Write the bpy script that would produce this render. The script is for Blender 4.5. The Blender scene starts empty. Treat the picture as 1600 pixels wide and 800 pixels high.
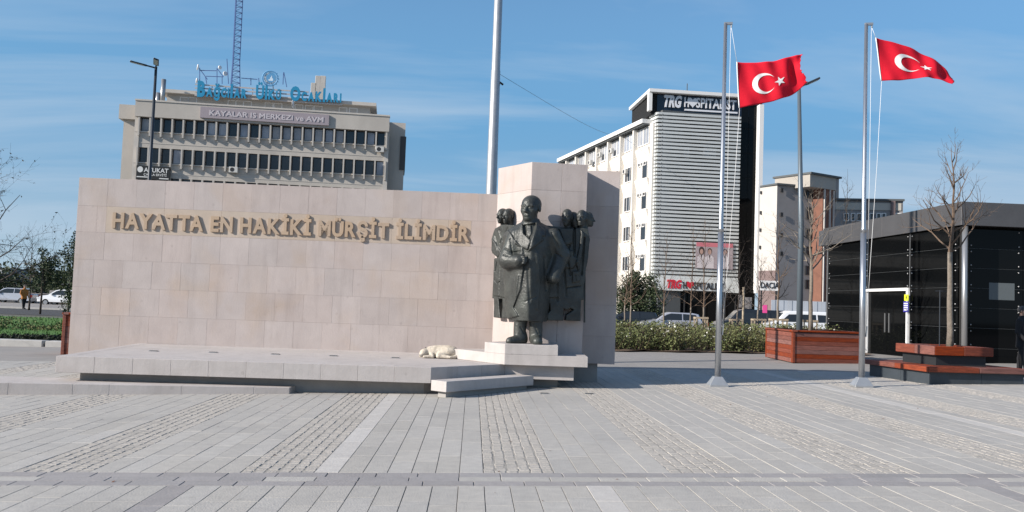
import bpy, math, random
import numpy as np
from mathutils import Vector, Matrix

SC = bpy.context.scene
COL = SC.collection
# ------------------------------------------------------------------ camera
FPX = 1350.0                    # focal length in pixels of the 1600 px wide photograph
ROLL = 0.036
PITCH = math.atan(75.2 / FPX)
EYE = Vector((0.0, 0.0, 1.6))
_f = Vector((0, math.cos(PITCH), math.sin(PITCH)))
_u = Vector((0, -math.sin(PITCH), math.cos(PITCH)))
_r = Vector((1, 0, 0))
_right = _r * math.cos(ROLL) + _u * math.sin(ROLL)
_up = _u * math.cos(ROLL) - _r * math.sin(ROLL)
cam = bpy.data.cameras.new('camera')
cam.sensor_fit = 'HORIZONTAL'
cam.sensor_width = 36.0
cam.lens = 36.0 * FPX / 1600.0
cam.clip_start = 0.1
cam.clip_end = 6000.0
camo = bpy.data.objects.new('camera', cam)
COL.objects.link(camo)
camo.matrix_world = Matrix(((_right.x, _up.x, -_f.x, EYE.x), (_right.y, _up.y, -_f.y, EYE.y),
                            (_right.z, _up.z, -_f.z, EYE.z), (0, 0, 0, 1)))
SC.camera = camo
# ------------------------------------------------------------------ world and sun
SUN_EL = math.radians(25.0)
SUN_AZ = math.radians(24.0)     # light travels towards +x, turned this much towards +y
LX, LY = math.cos(SUN_AZ), math.sin(SUN_AZ)
world = bpy.data.worlds.new('World')
SC.world = world
world.use_nodes = True
_nt = world.node_tree
_nt.nodes.clear()
N = _nt.nodes.new
w_out = N('ShaderNodeOutputWorld'); w_bg = N('ShaderNodeBackground'); w_sky = N('ShaderNodeTexSky')
w_sky.sky_type = 'NISHITA'
w_sky.sun_disc = False
w_sky.sun_elevation = SUN_EL
w_sky.sun_rotation = math.atan2(-LX, -LY)
w_sky.altitude = 60.0
w_sky.air_density = 1.0
w_sky.dust_density = 0.6
w_sky.ozone_density = 2.6
w_bg.inputs['Strength'].default_value = 0.095
# thin high cloud streaks mixed into the sky
w_tc = N('ShaderNodeTexCoord'); w_sep = N('ShaderNodeSeparateXYZ'); w_add = N('ShaderNodeMath'); w_add.operation = 'ADD'
w_add.inputs[1].default_value = 0.12
w_dx = N('ShaderNodeMath'); w_dx.operation = 'DIVIDE'
w_dy = N('ShaderNodeMath'); w_dy.operation = 'DIVIDE'
w_cmb = N('ShaderNodeCombineXYZ'); w_map = N('ShaderNodeMapping')
w_map.inputs['Rotation'].default_value = (0, 0, math.radians(-14))
w_map.inputs['Scale'].default_value = (0.26, 0.75, 1.0)
w_noi = N('ShaderNodeTexNoise'); w_noi.inputs['Scale'].default_value = 1.3
w_noi.inputs['Detail'].default_value = 6.0; w_noi.inputs['Roughness'].default_value = 0.58
w_noi.inputs['Distortion'].default_value = 0.5
w_rmp = N('ShaderNodeMapRange'); w_rmp.inputs['From Min'].default_value = 0.44; w_rmp.inputs['From Max'].default_value = 0.74
w_rmp.inputs['To Min'].default_value = 0.0; w_rmp.inputs['To Max'].default_value = 0.8
w_mix = N('ShaderNodeMix'); w_mix.data_type = 'RGBA'
w_mix.inputs['B'].default_value = (3.2, 3.9, 4.7, 1)
w_hsv = N('ShaderNodeHueSaturation'); w_hsv.inputs['Saturation'].default_value = 1.12
L = _nt.links.new
L(w_tc.outputs['Generated'], w_sep.inputs[0]); L(w_sep.outputs['Z'], w_add.inputs[0])
L(w_sep.outputs['X'], w_dx.inputs[0]); L(w_add.outputs[0], w_dx.inputs[1])
L(w_sep.outputs['Y'], w_dy.inputs[0]); L(w_add.outputs[0], w_dy.inputs[1])
L(w_dx.outputs[0], w_cmb.inputs['X']); L(w_dy.outputs[0], w_cmb.inputs['Y'])
L(w_cmb.outputs[0], w_map.inputs['Vector']); L(w_map.outputs[0], w_noi.inputs['Vector'])
L(w_noi.outputs['Fac'], w_rmp.inputs['Value']); L(w_rmp.outputs[0], w_mix.inputs['Factor'])
L(w_sky.outputs[0], w_hsv.inputs['Color'])
w_hz = N('ShaderNodeMapRange'); w_hz.inputs['From Min'].default_value = 0.50; w_hz.inputs['From Max'].default_value = 0.12
w_hz.inputs['To Min'].default_value = 0.0; w_hz.inputs['To Max'].default_value = 1.0; w_hz.interpolation_type = 'SMOOTHSTEP'
w_hm = N('ShaderNodeMix'); w_hm.data_type = 'RGBA'; w_hm.inputs['B'].default_value = (0.92, 2.32, 3.95, 1)
L(w_sep.outputs['Z'], w_hz.inputs['Value']); L(w_hz.outputs[0], w_hm.inputs['Factor']); L(w_hsv.outputs[0], w_hm.inputs['A'])
w_h2 = N('ShaderNodeMapRange'); w_h2.inputs['From Min'].default_value = 0.22; w_h2.inputs['From Max'].default_value = -0.02; w_h2.interpolation_type = 'SMOOTHSTEP'
w_hn = N('ShaderNodeMix'); w_hn.data_type = 'RGBA'; w_hn.inputs['B'].default_value = (2.75, 3.6, 4.25, 1)
L(w_sep.outputs['Z'], w_h2.inputs['Value']); L(w_h2.outputs[0], w_hn.inputs['Factor']); L(w_hm.outputs['Result'], w_hn.inputs['A'])
L(w_hn.outputs['Result'], w_mix.inputs['A']); L(w_mix.outputs['Result'], w_bg.inputs['Color']); L(w_bg.outputs[0], w_out.inputs['Surface'])
sun = bpy.data.lights.new('sun', 'SUN')
sun.energy = 4.2
sun.angle = math.radians(0.53)
sun.color = (1.0, 0.925, 0.84)
suno = bpy.data.objects.new('sun', sun)
COL.objects.link(suno)
suno.location = (-40, -20, 40)
suno.rotation_euler = Vector((LX * math.cos(SUN_EL), LY * math.cos(SUN_EL), -math.sin(SUN_EL))).to_track_quat('-Z', 'Y').to_euler()
SC.view_settings.view_transform = 'Standard'
SC.view_settings.look = 'None'
SC.view_settings.gamma = 1.0
SC.view_settings.use_curve_mapping = False
SC.view_settings.exposure = 0.80
SC.cycles.max_bounces = 6
SC.cycles.diffuse_bounces = 3
SC.cycles.glossy_bounces = 3

# ------------------------------------------------------------------ measuring helpers (photograph pixel -> place)
def ray(px, py):
    a, b = (px - 800.0) / FPX, (400.0 - py) / FPX
    return (_f + _right * a + _up * b)
def P(px, py, Y):                       # the point seen at that pixel, Y metres ahead
    d = ray(px, py)
    return EYE + d * (Y / d.y)
def H(px, py, Z):                       # the point seen at that pixel, at height Z
    d = ray(px, py)
    return EYE + d * ((Z - EYE.z) / d.z)
def clampf(x, a, b): return max(a, min(b, x))
def smooth01(t):
    t = clampf(t, 0, 1)
    return t * t * (3 - 2 * t)
def gz(x, y):                           # the plaza falls slightly to the left, the street behind is level
    return 0.02 * clampf(x, -18, 18) * (1.0 - smooth01((y - 30.0) / 16.0))
def G(px, py):
    d = ray(px, py)
    p = EYE + d * (1.6 / max(1e-4, -d.z))
    for _ in range(12):
        z = gz(p.x, p.y)
        p = EYE + d * ((z - EYE.z) / d.z)
    return p

# ------------------------------------------------------------------ materials
MATS = {}
def mat(name, c, c2=None, rough=0.7, scale=6.0, amount=1.0, metal=0.0, bump=0.0, bscale=40.0, tint=0.0,
        spec=0.4, blotch=None, bamt=0.0, bl_scale=0.7, stretch=None, emit=None, coat=0.0, streak=None, samt=0.0, pits=0.0):
    if name in MATS: return MATS[name]
    m = bpy.data.materials.new(name); m.use_nodes = True
    nt = m.node_tree; nt.nodes.clear(); n = nt.nodes.new; l = nt.links.new
    out = n('ShaderNodeOutputMaterial'); b = n('ShaderNodeBsdfPrincipled')
    l(b.outputs[0], out.inputs['Surface'])
    b.inputs['Roughness'].default_value = rough
    b.inputs['Metallic'].default_value = metal
    b.inputs['Specular IOR Level'].default_value = spec
    b.inputs['Coat Weight'].default_value = coat
    c = tuple(c) + (1,)
    geo = n('ShaderNodeNewGeometry'); vec = geo.outputs['Position']
    if stretch:
        mp = n('ShaderNodeMapping'); mp.inputs['Scale'].default_value = stretch
        l(vec, mp.inputs['Vector']); vec = mp.outputs[0]
    col = None
    if c2 is not None:
        nz = n('ShaderNodeTexNoise'); nz.inputs['Scale'].default_value = scale
        nz.inputs['Detail'].default_value = 5.0; nz.inputs['Roughness'].default_value = 0.62
        l(vec, nz.inputs['Vector'])
        mr = n('ShaderNodeMapRange'); mr.inputs['From Min'].default_value = 0.32; mr.inputs['From Max'].default_value = 0.68
        mr.inputs['To Max'].default_value = amount
        l(nz.outputs['Fac'], mr.inputs['Value'])
        mx = n('ShaderNodeMix'); mx.data_type = 'RGBA'
        mx.inputs['A'].default_value = c; mx.inputs['B'].default_value = tuple(c2) + (1,)
        l(mr.outputs[0], mx.inputs['Factor']); col = mx.outputs['Result']
    if blotch is not None:
        nb = n('ShaderNodeTexNoise'); nb.inputs['Scale'].default_value = bl_scale
        nb.inputs['Detail'].default_value = 4.0; nb.inputs['Distortion'].default_value = 0.6
        l(vec, nb.inputs['Vector'])
        mb = n('ShaderNodeMapRange'); mb.inputs['From Min'].default_value = 0.52; mb.inputs['From Max'].default_value = 0.72
        mb.inputs['To Max'].default_value = bamt
        l(nb.outputs['Fac'], mb.inputs['Value'])
        mx2 = n('ShaderNodeMix'); mx2.data_type = 'RGBA'
        mx2.inputs['B'].default_value = tuple(blotch) + (1,)
        if col is None: mx2.inputs['A'].default_value = c
        else: l(col, mx2.inputs['A'])
        l(mb.outputs[0], mx2.inputs['Factor']); col = mx2.outputs['Result']
    if streak is not None:                 # rain streaks running down the face
        ms = n('ShaderNodeMapping'); ms.inputs['Scale'].default_value = (1.0, 1.0, 0.10)
        l(geo.outputs['Position'], ms.inputs['Vector'])
        ns = n('ShaderNodeTexNoise'); ns.inputs['Scale'].default_value = 5.0; ns.inputs['Detail'].default_value = 6.0; ns.inputs['Roughness'].default_value = 0.7
        l(ms.outputs[0], ns.inputs['Vector'])
        mt = n('ShaderNodeMapRange'); mt.inputs['From Min'].default_value = 0.50; mt.inputs['From Max'].default_value = 0.75; mt.inputs['To Max'].default_value = samt
        l(ns.outputs['Fac'], mt.inputs['Value'])
        mx3 = n('ShaderNodeMix'); mx3.data_type = 'RGBA'; mx3.inputs['B'].default_value = tuple(streak) + (1,)
        if col is None: mx3.inputs['A'].default_value = c
        else: l(col, mx3.inputs['A'])
        l(mt.outputs[0], mx3.inputs['Factor']); col = mx3.outputs['Result']
    if pits > 0:                            # small dark spots: gum, chips, pores
        nv = n('ShaderNodeTexVoronoi'); nv.inputs['Scale'].default_value = 2.6; nv.inputs['Randomness'].default_value = 1.0
        l(geo.outputs['Position'], nv.inputs['Vector'])
        mp_ = n('ShaderNodeMapRange'); mp_.inputs['From Min'].default_value = 0.10; mp_.inputs['From Max'].default_value = 0.055; mp_.inputs['To Max'].default_value = pits
        l(nv.outputs['Distance'], mp_.inputs['Value'])
        mx4 = n('ShaderNodeMix'); mx4.data_type = 'RGBA'; mx4.inputs['B'].default_value = (c[0] * .55, c[1] * .54, c[2] * .52, 1)
        if col is None: mx4.inputs['A'].default_value = c
        else: l(col, mx4.inputs['A'])
        l(mp_.outputs[0], mx4.inputs['Factor']); col = mx4.outputs['Result']
    if tint > 0:
        oi = n('ShaderNodeObjectInfo'); hs = n('ShaderNodeHueSaturation')
        mr3 = n('ShaderNodeMapRange'); mr3.inputs['To Min'].default_value = 1 - tint; mr3.inputs['To Max'].default_value = 1 + tint
        l(oi.outputs['Random'], mr3.inputs['Value']); l(mr3.outputs[0], hs.inputs['Value'])
        mul = n('ShaderNodeMath'); mul.operation = 'MULTIPLY'; mul.inputs[1].default_value = 7.31
        fr = n('ShaderNodeMath'); fr.operation = 'FRACT'
        mr4 = n('ShaderNodeMapRange'); mr4.inputs['To Min'].default_value = 1 - 2.2 * tint; mr4.inputs['To Max'].default_value = 1 + 2.2 * tint
        l(oi.outputs['Random'], mul.inputs[0]); l(mul.outputs[0], fr.inputs[0]); l(fr.outputs[0], mr4.inputs['Value'])
        l(mr4.outputs[0], hs.inputs['Saturation'])
        if col is None: hs.inputs['Color'].default_value = c
        else: l(col, hs.inputs['Color'])
        col = hs.outputs['Color']
    if col is None: b.inputs['Base Color'].default_value = c
    else: l(col, b.inputs['Base Color'])
    if bump > 0:
        n2 = n('ShaderNodeTexNoise'); n2.inputs['Scale'].default_value = bscale; n2.inputs['Detail'].default_value = 4.0
        l(vec, n2.inputs['Vector'])
        bp = n('ShaderNodeBump'); bp.inputs['Strength'].default_value = bump; bp.inputs['Distance'].default_value = 0.02
        l(n2.outputs['Fac'], bp.inputs['Height']); l(bp.outputs[0], b.inputs['Normal'])
    if emit: 
        b.inputs['Emission Color'].default_value = tuple(emit) + (1,); b.inputs['Emission Strength'].default_value = 1.0
    MATS[name] = m
    return m

# ------------------------------------------------------------------ mesh helpers
def vget(p): return (float(p[0]), float(p[1]), float(p[2]))
class MB:
    def __init__(s): s.v = []; s.f = []
    def add(s, verts, faces):
        k = len(s.v); s.v.extend([vget(p) for p in verts]); s.f.extend([tuple(i + k for i in q) for q in faces]); return s
    def quad(s, a, b, c, d): return s.add([a, b, c, d], [(0, 1, 2, 3)])
    def hexa(s, p):                      # 8 points: bottom ring, top ring (counter-clockwise from above)
        return s.add(p, [(3, 2, 1, 0), (4, 5, 6, 7), (0, 1, 5, 4), (1, 2, 6, 5), (2, 3, 7, 6), (3, 0, 4, 7)])
    def box(s, x0, x1, y0, y1, z0, z1):
        return s.hexa([(x0, y0, z0), (x1, y0, z0), (x1, y1, z0), (x0, y1, z0), (x0, y0, z1), (x1, y0, z1), (x1, y1, z1), (x0, y1, z1)])
    def prism(s, poly, z0, z1):          # poly: list of (x, y) counter-clockwise
        n = len(poly)
        a = sum(poly[i][0] * poly[(i + 1) % n][1] - poly[(i + 1) % n][0] * poly[i][1] for i in range(n))
        if a < 0: poly = poly[::-1]
        z0f = z0 if callable(z0) else (lambda x, y: z0); z1f = z1 if callable(z1) else (lambda x, y: z1)
        v = [(x, y, z0f(x, y)) for x, y in poly] + [(x, y, z1f(x, y)) for x, y in poly]
        f = [tuple(range(n))[::-1], tuple(range(n, 2 * n))] + [(i, (i + 1) % n, n + (i + 1) % n, n + i) for i in range(n)]
        return s.add(v, f)
    def tube(s, pts, rad, n=6, cap=True):
        pts = [Vector(p) for p in pts]
        if not hasattr(rad, '__len__'): rad = [rad] * len(pts)
        k = len(s.v); m = len(pts); prev = None
        for i, p in enumerate(pts):
            d = (pts[min(i + 1, m - 1)] - pts[max(i - 1, 0)])
            if d.length < 1e-9: d = Vector((0, 0, 1))
            d.normalize()
            if prev is None:
                a = Vector((1, 0, 0)) if abs(d.x) < 0.8 else Vector((0, 1, 0))
            else: a = prev
            x = (a - d * a.dot(d)); x.normalize(); y = d.cross(x); prev = x
            for j in range(n):
                t = 2 * math.pi * j / n
                q = p + (x * math.cos(t) + y * math.sin(t)) * rad[i]
                s.v.append((q.x, q.y, q.z))
        for i in range(m - 1):
            for j in range(n):
                s.f.append((k + i * n + j, k + i * n + (j + 1) % n, k + (i + 1) * n + (j + 1) % n, k + (i + 1) * n + j))
        if cap:
            s.f.append(tuple(k + j for j in range(n))[::-1]); s.f.append(tuple(k + (m - 1) * n + j for j in range(n)))
        return s
    def bar(s, a, b, w, h, upv=(0, 0, 1)):       # square bar from a to b
        a, b = Vector(a), Vector(b); d = (b - a).normalized(); upv = Vector(upv)
        if abs(d.dot(upv)) > 0.98: upv = Vector((0, 1, 0))
        x = d.cross(upv).normalized() * (w / 2); y = x.cross(d).normalized() * (h / 2)
        return s.hexa([a - x - y, a + x - y, a + x + y, a - x + y, b - x - y, b + x - y, b + x + y, b - x + y])
    def lathe(s, prof, c=(0, 0, 0), n=16, axis='z'):
        k = len(s.v)
        for r, z in prof:
            for j in range(n):
                t = 2 * math.pi * j / n
                if axis == 'z': q = (c[0] + r * math.cos(t), c[1] + r * math.sin(t), c[2] + z)
                elif axis == 'y': q = (c[0] + r * math.cos(t), c[1] + z, c[2] + r * math.sin(t))
                else: q = (c[0] + z, c[1] + r * math.cos(t), c[2] + r * math.sin(t))
                s.v.append(q)
        m = len(prof)
        for i in range(m - 1):
            for j in range(n):
                s.f.append((k + i * n + j, k + i * n + (j + 1) % n, k + (i + 1) * n + (j + 1) % n, k + (i + 1) * n + j))
        s.f.append(tuple(k + j for j in range(n))[::-1]); s.f.append(tuple(k + (m - 1) * n + j for j in range(n)))
        return s
    def mesh(s, name, material, smooth=False, off=(0, 0, 0)):
        me = bpy.data.meshes.new(name)
        ox, oy, oz = off
        me.from_pydata([(x - ox, y - oy, z - oz) for x, y, z in s.v], [], s.f)
        me.validate(); me.update()
        if material is not None: me.materials.append(material)
        if smooth: me.polygons.foreach_set('use_smooth', [True] * len(me.polygons))
        return me
    def build(s, name, material, parent=None, smooth=False, world=True, bevel=0.0, origin=None):
        """one mesh object; verts in world space unless world=False (then local to the parent)"""
        off = (0, 0, 0)
        if parent is not None and world: off = wloc(parent)
        elif parent is None and origin is not None: off = origin
        me = s.mesh(name, material, smooth, off)
        o = bpy.data.objects.new(name, me); COL.objects.link(o)
        if parent is not None: o.parent = parent
        elif origin is not None: o.location = origin
        if bevel > 0:
            bm_ = o.modifiers.new('bevel', 'BEVEL'); bm_.width = bevel; bm_.segments = 1; bm_.limit_method = 'ANGLE'; bm_.angle_limit = 0.6
        return o
def wloc(o):
    x, y, z = o.location
    while o.parent is not None:
        o = o.parent; x += o.location.x; y += o.location.y; z += o.location.z
    return (x, y, z)
def tag(o, label=None, cat=None, group=None, kind=None):
    if label: o['label'] = label
    if cat: o['category'] = cat
    if group: o['group'] = group
    if kind: o['kind'] = kind
    return o
def thing(name, label, cat, loc=(0, 0, 0), group=None, rotz=0.0):
    o = bpy.data.objects.new(name, None); COL.objects.link(o)
    o.location = loc; o.rotation_euler = (0, 0, rotz); o.empty_display_size = 0.2
    return tag(o, label, cat, group)
def copy_tree(o, parent=None):
    c = o.copy(); COL.objects.link(c)
    if parent is not None: c.parent = parent
    for ch in list(o.children): copy_tree(ch, c)
    return c
def piece(name, me, parent, loc=(0, 0, 0), scale=(1, 1, 1), rot=(0, 0, 0)):
    o = bpy.data.objects.new(name, me); COL.objects.link(o)
    o.parent = parent; o.location = loc; o.scale = scale; o.rotation_euler = rot
    return o

class Frame:
    """a vertical face: starts at p0 (x, y), runs to p1; n points out of it, to the viewer's side"""
    def __init__(s, p0, p1):
        s.o = Vector((p0[0], p0[1])); d = Vector((p1[0], p1[1])) - s.o
        s.L = d.length; s.u = d / s.L
        s.n = Vector((s.u.y, -s.u.x))
    def pt(s, u, z, d=0.0):
        q = s.o + s.u * u + s.n * d
        return Vector((q.x, q.y, z))
    def uv(s, px, py, d=0.0):
        r = ray(px, py); o = s.o + s.n * d
        t = (Vector((o.x, o.y)) - Vector((EYE.x, EYE.y))).dot(s.n) / (r.x * s.n.x + r.y * s.n.y)
        q = EYE + r * t
        return ((Vector((q.x, q.y)) - o).dot(s.u), q.z)
    def box(s, mb, u0, u1, z0, z1, d0, d1):
        lo, hi = min(d0, d1), max(d0, d1)
        return mb.hexa([s.pt(u0, z0, hi), s.pt(u1, z0, hi), s.pt(u1, z0, lo), s.pt(u0, z0, lo),
                        s.pt(u0, z1, hi), s.pt(u1, z1, hi), s.pt(u1, z1, lo), s.pt(u0, z1, lo)])
    def cbox(s, mb, u0, u1, z0, z1, d0, d1, c=0.006):        # stone slab with chamfered front edges
        p = lambda u, z, d: s.pt(u, z, d)
        A = [p(u0, z0, d0), p(u1, z0, d0), p(u1, z1, d0), p(u0, z1, d0)]
        B = [p(u0, z0, d1 - c), p(u1, z0, d1 - c), p(u1, z1, d1 - c), p(u0, z1, d1 - c)]
        C = [p(u0 + c, z0 + c, d1), p(u1 - c, z0 + c, d1), p(u1 - c, z1 - c, d1), p(u0 + c, z1 - c, d1)]
        f = [(8, 9, 10, 11)]
        for i in range(4):
            j = (i + 1) % 4
            f += [(i, j, 4 + j, 4 + i), (4 + i, 4 + j, 8 + j, 8 + i)]
        return mb.add(A + B + C, f)
    def place(s, mb, verts, faces, u, z, scale, d, ds=1.0):   # text/flat shapes: x -> u, y -> z, z -> out
        return mb.add([s.pt(u + x * scale, z + y * scale, d + w * ds) for x, y, w in verts], faces)

# ------------------------------------------------------------------ lettering (built-in font, as meshes)
def text_geo(txt, depth=0.0, bold=0.0, space=1.0, shear=0.0):
    cu = bpy.data.curves.new('lettering', 'FONT'); cu.body = txt; cu.size = 1.0; cu.extrude = 0.5 if depth else 0.0
    cu.offset = bold; cu.space_character = space; cu.shear = shear; cu.resolution_u = 3
    ob = bpy.data.objects.new('lettering', cu)
    me = ob.to_mesh()
    v = [(p.co.x, p.co.y, (p.co.z + 0.5) * depth if depth else 0.0) for p in me.vertices]
    f = [tuple(p.vertices) for p in me.polygons]
    ob.to_mesh_clear()
    bpy.data.objects.remove(ob); bpy.data.curves.remove(cu)
    return v, f
_cap = text_geo('H')
CAPH = max(p[1] for p in _cap[0])
def text_on(frame, mb, txt, u0, u1, z0, caph, d, depth=0.03, bold=0.02, space=1.0, slope=0.0, shear=0.0):
    """lettering on a face between u0 and u1, baseline z0, capital height caph"""
    v, f = text_geo(txt, 1.0, bold, space, shear)
    xs = [p[0] for p in v]; a, b = min(xs), max(xs)
    sx = (u1 - u0) / (b - a); sy = caph / CAPH
    mb.add([frame.pt(u0 + (x - a) * sx, z0 + y * sy + slope * (x - a) * sx, d + w * depth) for x, y, w in v], f)
# ------------------------------------------------------------------ setting: ground, plaza paving, street
rng = random.Random(7)
M_paver = mat('paving_stone', (0.415, 0.394, 0.358), (0.358, 0.34, 0.312), rough=0.85, scale=9, bump=0.25, bscale=60, tint=0.055, blotch=(0.285, 0.275, 0.26), bamt=0.5, bl_scale=0.55, pits=.35)
M_pale = mat('pale_paving_stone', (0.49, 0.468, 0.435), (0.43, 0.408, 0.38), rough=0.85, scale=9, bump=0.2, tint=0.04)
M_dark = mat('dark_paving_stone', (0.305, 0.288, 0.28), (0.265, 0.25, 0.243), rough=0.85, scale=9, bump=0.2, tint=0.06, blotch=(0.19, 0.18, 0.18), bamt=0.3)
M_cob = mat('cobble_stone', (0.42, 0.39, 0.35), (0.35, 0.325, 0.29), rough=0.9, scale=14, bump=0.4, blotch=(0.30, 0.28, 0.25), bamt=0.5, bl_scale=1.4)
M_mortar = mat('paving_joint_sand', (0.20, 0.19, 0.175), (0.12, 0.115, 0.105), rough=0.95, scale=5)
M_back = mat('back_paving', (0.275, 0.258, 0.24), (0.24, 0.226, 0.212), rough=0.9, scale=2.0, bump=0.2, bscale=30, blotch=(0.18, 0.17, 0.16), bamt=0.5, bl_scale=0.35)
M_ground = mat('far_ground', (0.12, 0.115, 0.10), (0.09, 0.095, 0.07), rough=0.95, scale=0.2)
M_asph = mat('asphalt', (0.055, 0.055, 0.056), (0.045, 0.045, 0.047), rough=0.9, scale=3)

def sheet(name, x0, x1, y0, y1, nx, ny, dz, material, kind='structure', label=None):
    m = MB()
    for j in range(ny + 1):
        for i in range(nx + 1):
            x = x0 + (x1 - x0) * i / nx; y = y0 + (y1 - y0) * j / ny
            m.v.append((x, y, gz(x, y) + dz))
    for j in range(ny):
        for i in range(nx):
            a = j * (nx + 1) + i
            m.f.append((a, a + 1, a + nx + 2, a + nx + 1))
    o = m.build(name, material); tag(o, kind=kind)
    return o
ground = MB()
_xs = [-3000, -900, -300, -90, -18, 0, 18, 90, 300, 900, 3000]; _ys = [-300, -60, 0, 30, 34, 38, 42, 46, 60, 150, 400, 1200, 4000]
for y in _ys:
    for x in _xs: ground.v.append((x, y, gz(x, y) - 0.06))
for j in range(len(_ys) - 1):
    for i in range(len(_xs) - 1):
        a = j * len(_xs) + i; ground.f.append((a, a + 1, a + len(_xs) + 1, a + len(_xs)))
tag(ground.build('ground', M_ground), kind='structure')
sheet('back_pavement', -60, 60, -20, 47, 60, 50, -0.034, M_back)

# plaza paving frame: the joints run towards the vanishing point at (739, 473)
_vp = ray(739, 473); PD = Vector((_vp.x, _vp.y)).normalized()          # along the planks
PE = Vector((PD.y, -PD.x))                                            # across the planks, to the right
_a = G(755, 735)
PO = Vector((_a.x, _a.y))
CW = 0.226
def pav(c, t, dz=0.0):          # c in plank cells to the right, t in metres along, from the row of pixel 735
    q = PO + PE * (c * CW) + PD * t
    return Vector((q.x, q.y, gz(q.x, q.y) + dz))
def pav_inv(p):
    q = Vector((p.x, p.y)) - PO
    return q.dot(PE) / CW, q.dot(PD)
T_far = 13.6
plaza = MB()
_n = 24
for j in range(_n + 1):
    for i in range(_n + 1):
        plaza.v.append(tuple(pav(-64 + 140 * i / _n, -9 + (9 + T_far) * j / _n, -0.009)))
for j in range(_n):
    for i in range(_n):
        a = j * (_n + 1) + i; plaza.f.append((a, a + 1, a + _n + 2, a + _n + 1))
plaza_o = plaza.build('plaza_pavement', M_mortar); tag(plaza_o, kind='structure')
# unit paver with a chamfered top: x across, y along, top at z = 0
_c = 0.010
def unit_paver(name, material):
    m = MB(); h = 0.5
    v = [(-h, -h, -1), (h, -h, -1), (h, h, -1), (-h, h, -1), (-h, -h, -.25), (h, -h, -.25), (h, h, -.25), (-h, h, -.25),
         (-h + _c, -h + _c, 0), (h - _c, -h + _c, 0), (h - _c, h - _c, 0), (-h + _c, h - _c, 0)]
    f = [(8, 9, 10, 11)]
    for i in range(4):
        j = (i + 1) % 4; f += [(i, j, 4 + j, 4 + i), (4 + i, 4 + j, 8 + j, 8 + i)]
    m.add(v, f); return m.mesh(name, material)
ME_pav = {k: unit_paver('paving_slab_' + k, mm) for k, mm in (('grey', M_paver), ('pale', M_pale), ('dark', M_dark))}
def is_cobble(c):
    for a in (-46, -37, -28, -19, -10, 0, 8, 16, 24, 33, 42):
        if a <= c < a + 3: return True
    return False
COB = []
slabs = []                       # (distance, kind, cell centre, t centre, width cells, length)
PALE = (-7, 31)
t_b0, t_b1 = -0.60, -0.02        # the dark band crosses here (its line is turned a little)
BSL = (lambda p, q: (q[1] - p[1]) / (q[0] - p[0]))(pav_inv(G(40, 748)), pav_inv(G(1560, 750)))
BT0 = pav_inv(G(760, 748.5)); 
def band_t(c): return BT0[1] + BSL * (c - BT0[0])
BW = 0.29
for c in range(-62, 74):
    cc = c + 0.5
    tb = band_t(cc)
    # foreground planks, this side of the band
    t = tb - BW
    kind = 'pale' if c in (4, -30) else ('dark' if c in (-12, 20) else 'grey')
    while t > -4.2:
        ln = rng.choice((0.45, 0.6, 0.6, 0.75))
        slabs.append((kind, cc, t - ln / 2, 1.0, ln)); t -= ln
    # beyond the band
    t = tb + BW
    if is_cobble(c):
        COB.append((c, t)); continue
    kind = 'pale' if c in PALE else 'grey'
    while t < T_far - 0.1:
        ln = min(rng.choice((0.6, 0.75, 0.9, 0.9, 1.05)), T_far - t)
        slabs.append((kind, cc, t + ln / 2, 1.0, ln)); t += ln
# the band: three rows laid across, dark, mid, dark
for row, (a, b, kind) in enumerate(((-1, -.34, 'dark'), (-.34, .3, 'grey2'), (.3, 1, 'dark'))):
    c = -62.0 + row * 0.9
    while c < 74:
        ln = rng.choice((1.7, 2.0, 2.0, 2.6))
        cc = c + ln / 2
        k2 = 'dark' if kind == 'dark' or rng.random() < .45 else 'grey'
        slabs.append((k2, cc, band_t(cc) + (a + b) / 2 * BW, ln, (b - a) * BW, True)); c += ln
def px_of(p):
    d = Vector(p) - EYE; z = d.dot(_f)
    if z < 0.5: return None
    return 800 + FPX * d.dot(_right) / z, 400 - FPX * d.dot(_up) / z, z
scored = []
for s in slabs:
    p = pav(s[1], s[2]); q = px_of(p)
    vis = q is not None and -40 < q[0] < 1640 and q[1] < 830
    occl = 1.0
    area = (s[3] * CW * s[4]) / (q[2] ** 3) if vis else 0.0
    scored.append((area, s))
scored.sort(key=lambda x: -x[0])
def paver_matrix(c, t, wc, ln, extra=0.0, turn=0.0):
    o = pav(c, t); e = Vector((PE.x, PE.y, 0.02 * PE.x)); d = Vector((PD.x, PD.y, 0.02 * PD.x))
    if turn:
        d2 = d; e = (e + d2 * turn).normalized(); d = (d - e * turn).normalized() if False else d
    nrm = e.cross(d).normalized()
    sx, sy = wc * CW - 0.0045, ln - 0.004
    o.z += extra
    return Matrix(((e.x * sx, d.x * sy, nrm.x * .03, o.x), (e.y * sx, d.y * sy, nrm.y * .03, o.y), (e.z * sx, d.z * sy, nrm.z * .03, o.z), (0, 0, 0, 1)))
rest = {'grey': MB(), 'pale': MB(), 'dark': MB()}
for i, (area, s) in enumerate(scored):
    M = paver_matrix(s[1], s[2], s[3], s[4], rng.uniform(-0.0018, 0.0018), BSL / CW if len(s) > 5 else 0)
    if i < 300:
        o = bpy.data.objects.new('paving_slab', ME_pav[s[0]]); COL.objects.link(o); o.parent = plaza_o; o.matrix_world = M
    elif area > 0:
        me = ME_pav[s[0]]
        rest[s[0]].add([M @ v.co for v in me.vertices], [tuple(p.vertices) for p in me.polygons])
for k, m in rest.items():
    if m.v:
        o = m.build('distant_paving_slabs', {'grey': M_paver, 'pale': M_pale, 'dark': M_dark}[k], plaza_o); tag(o, kind='stuff')
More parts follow.
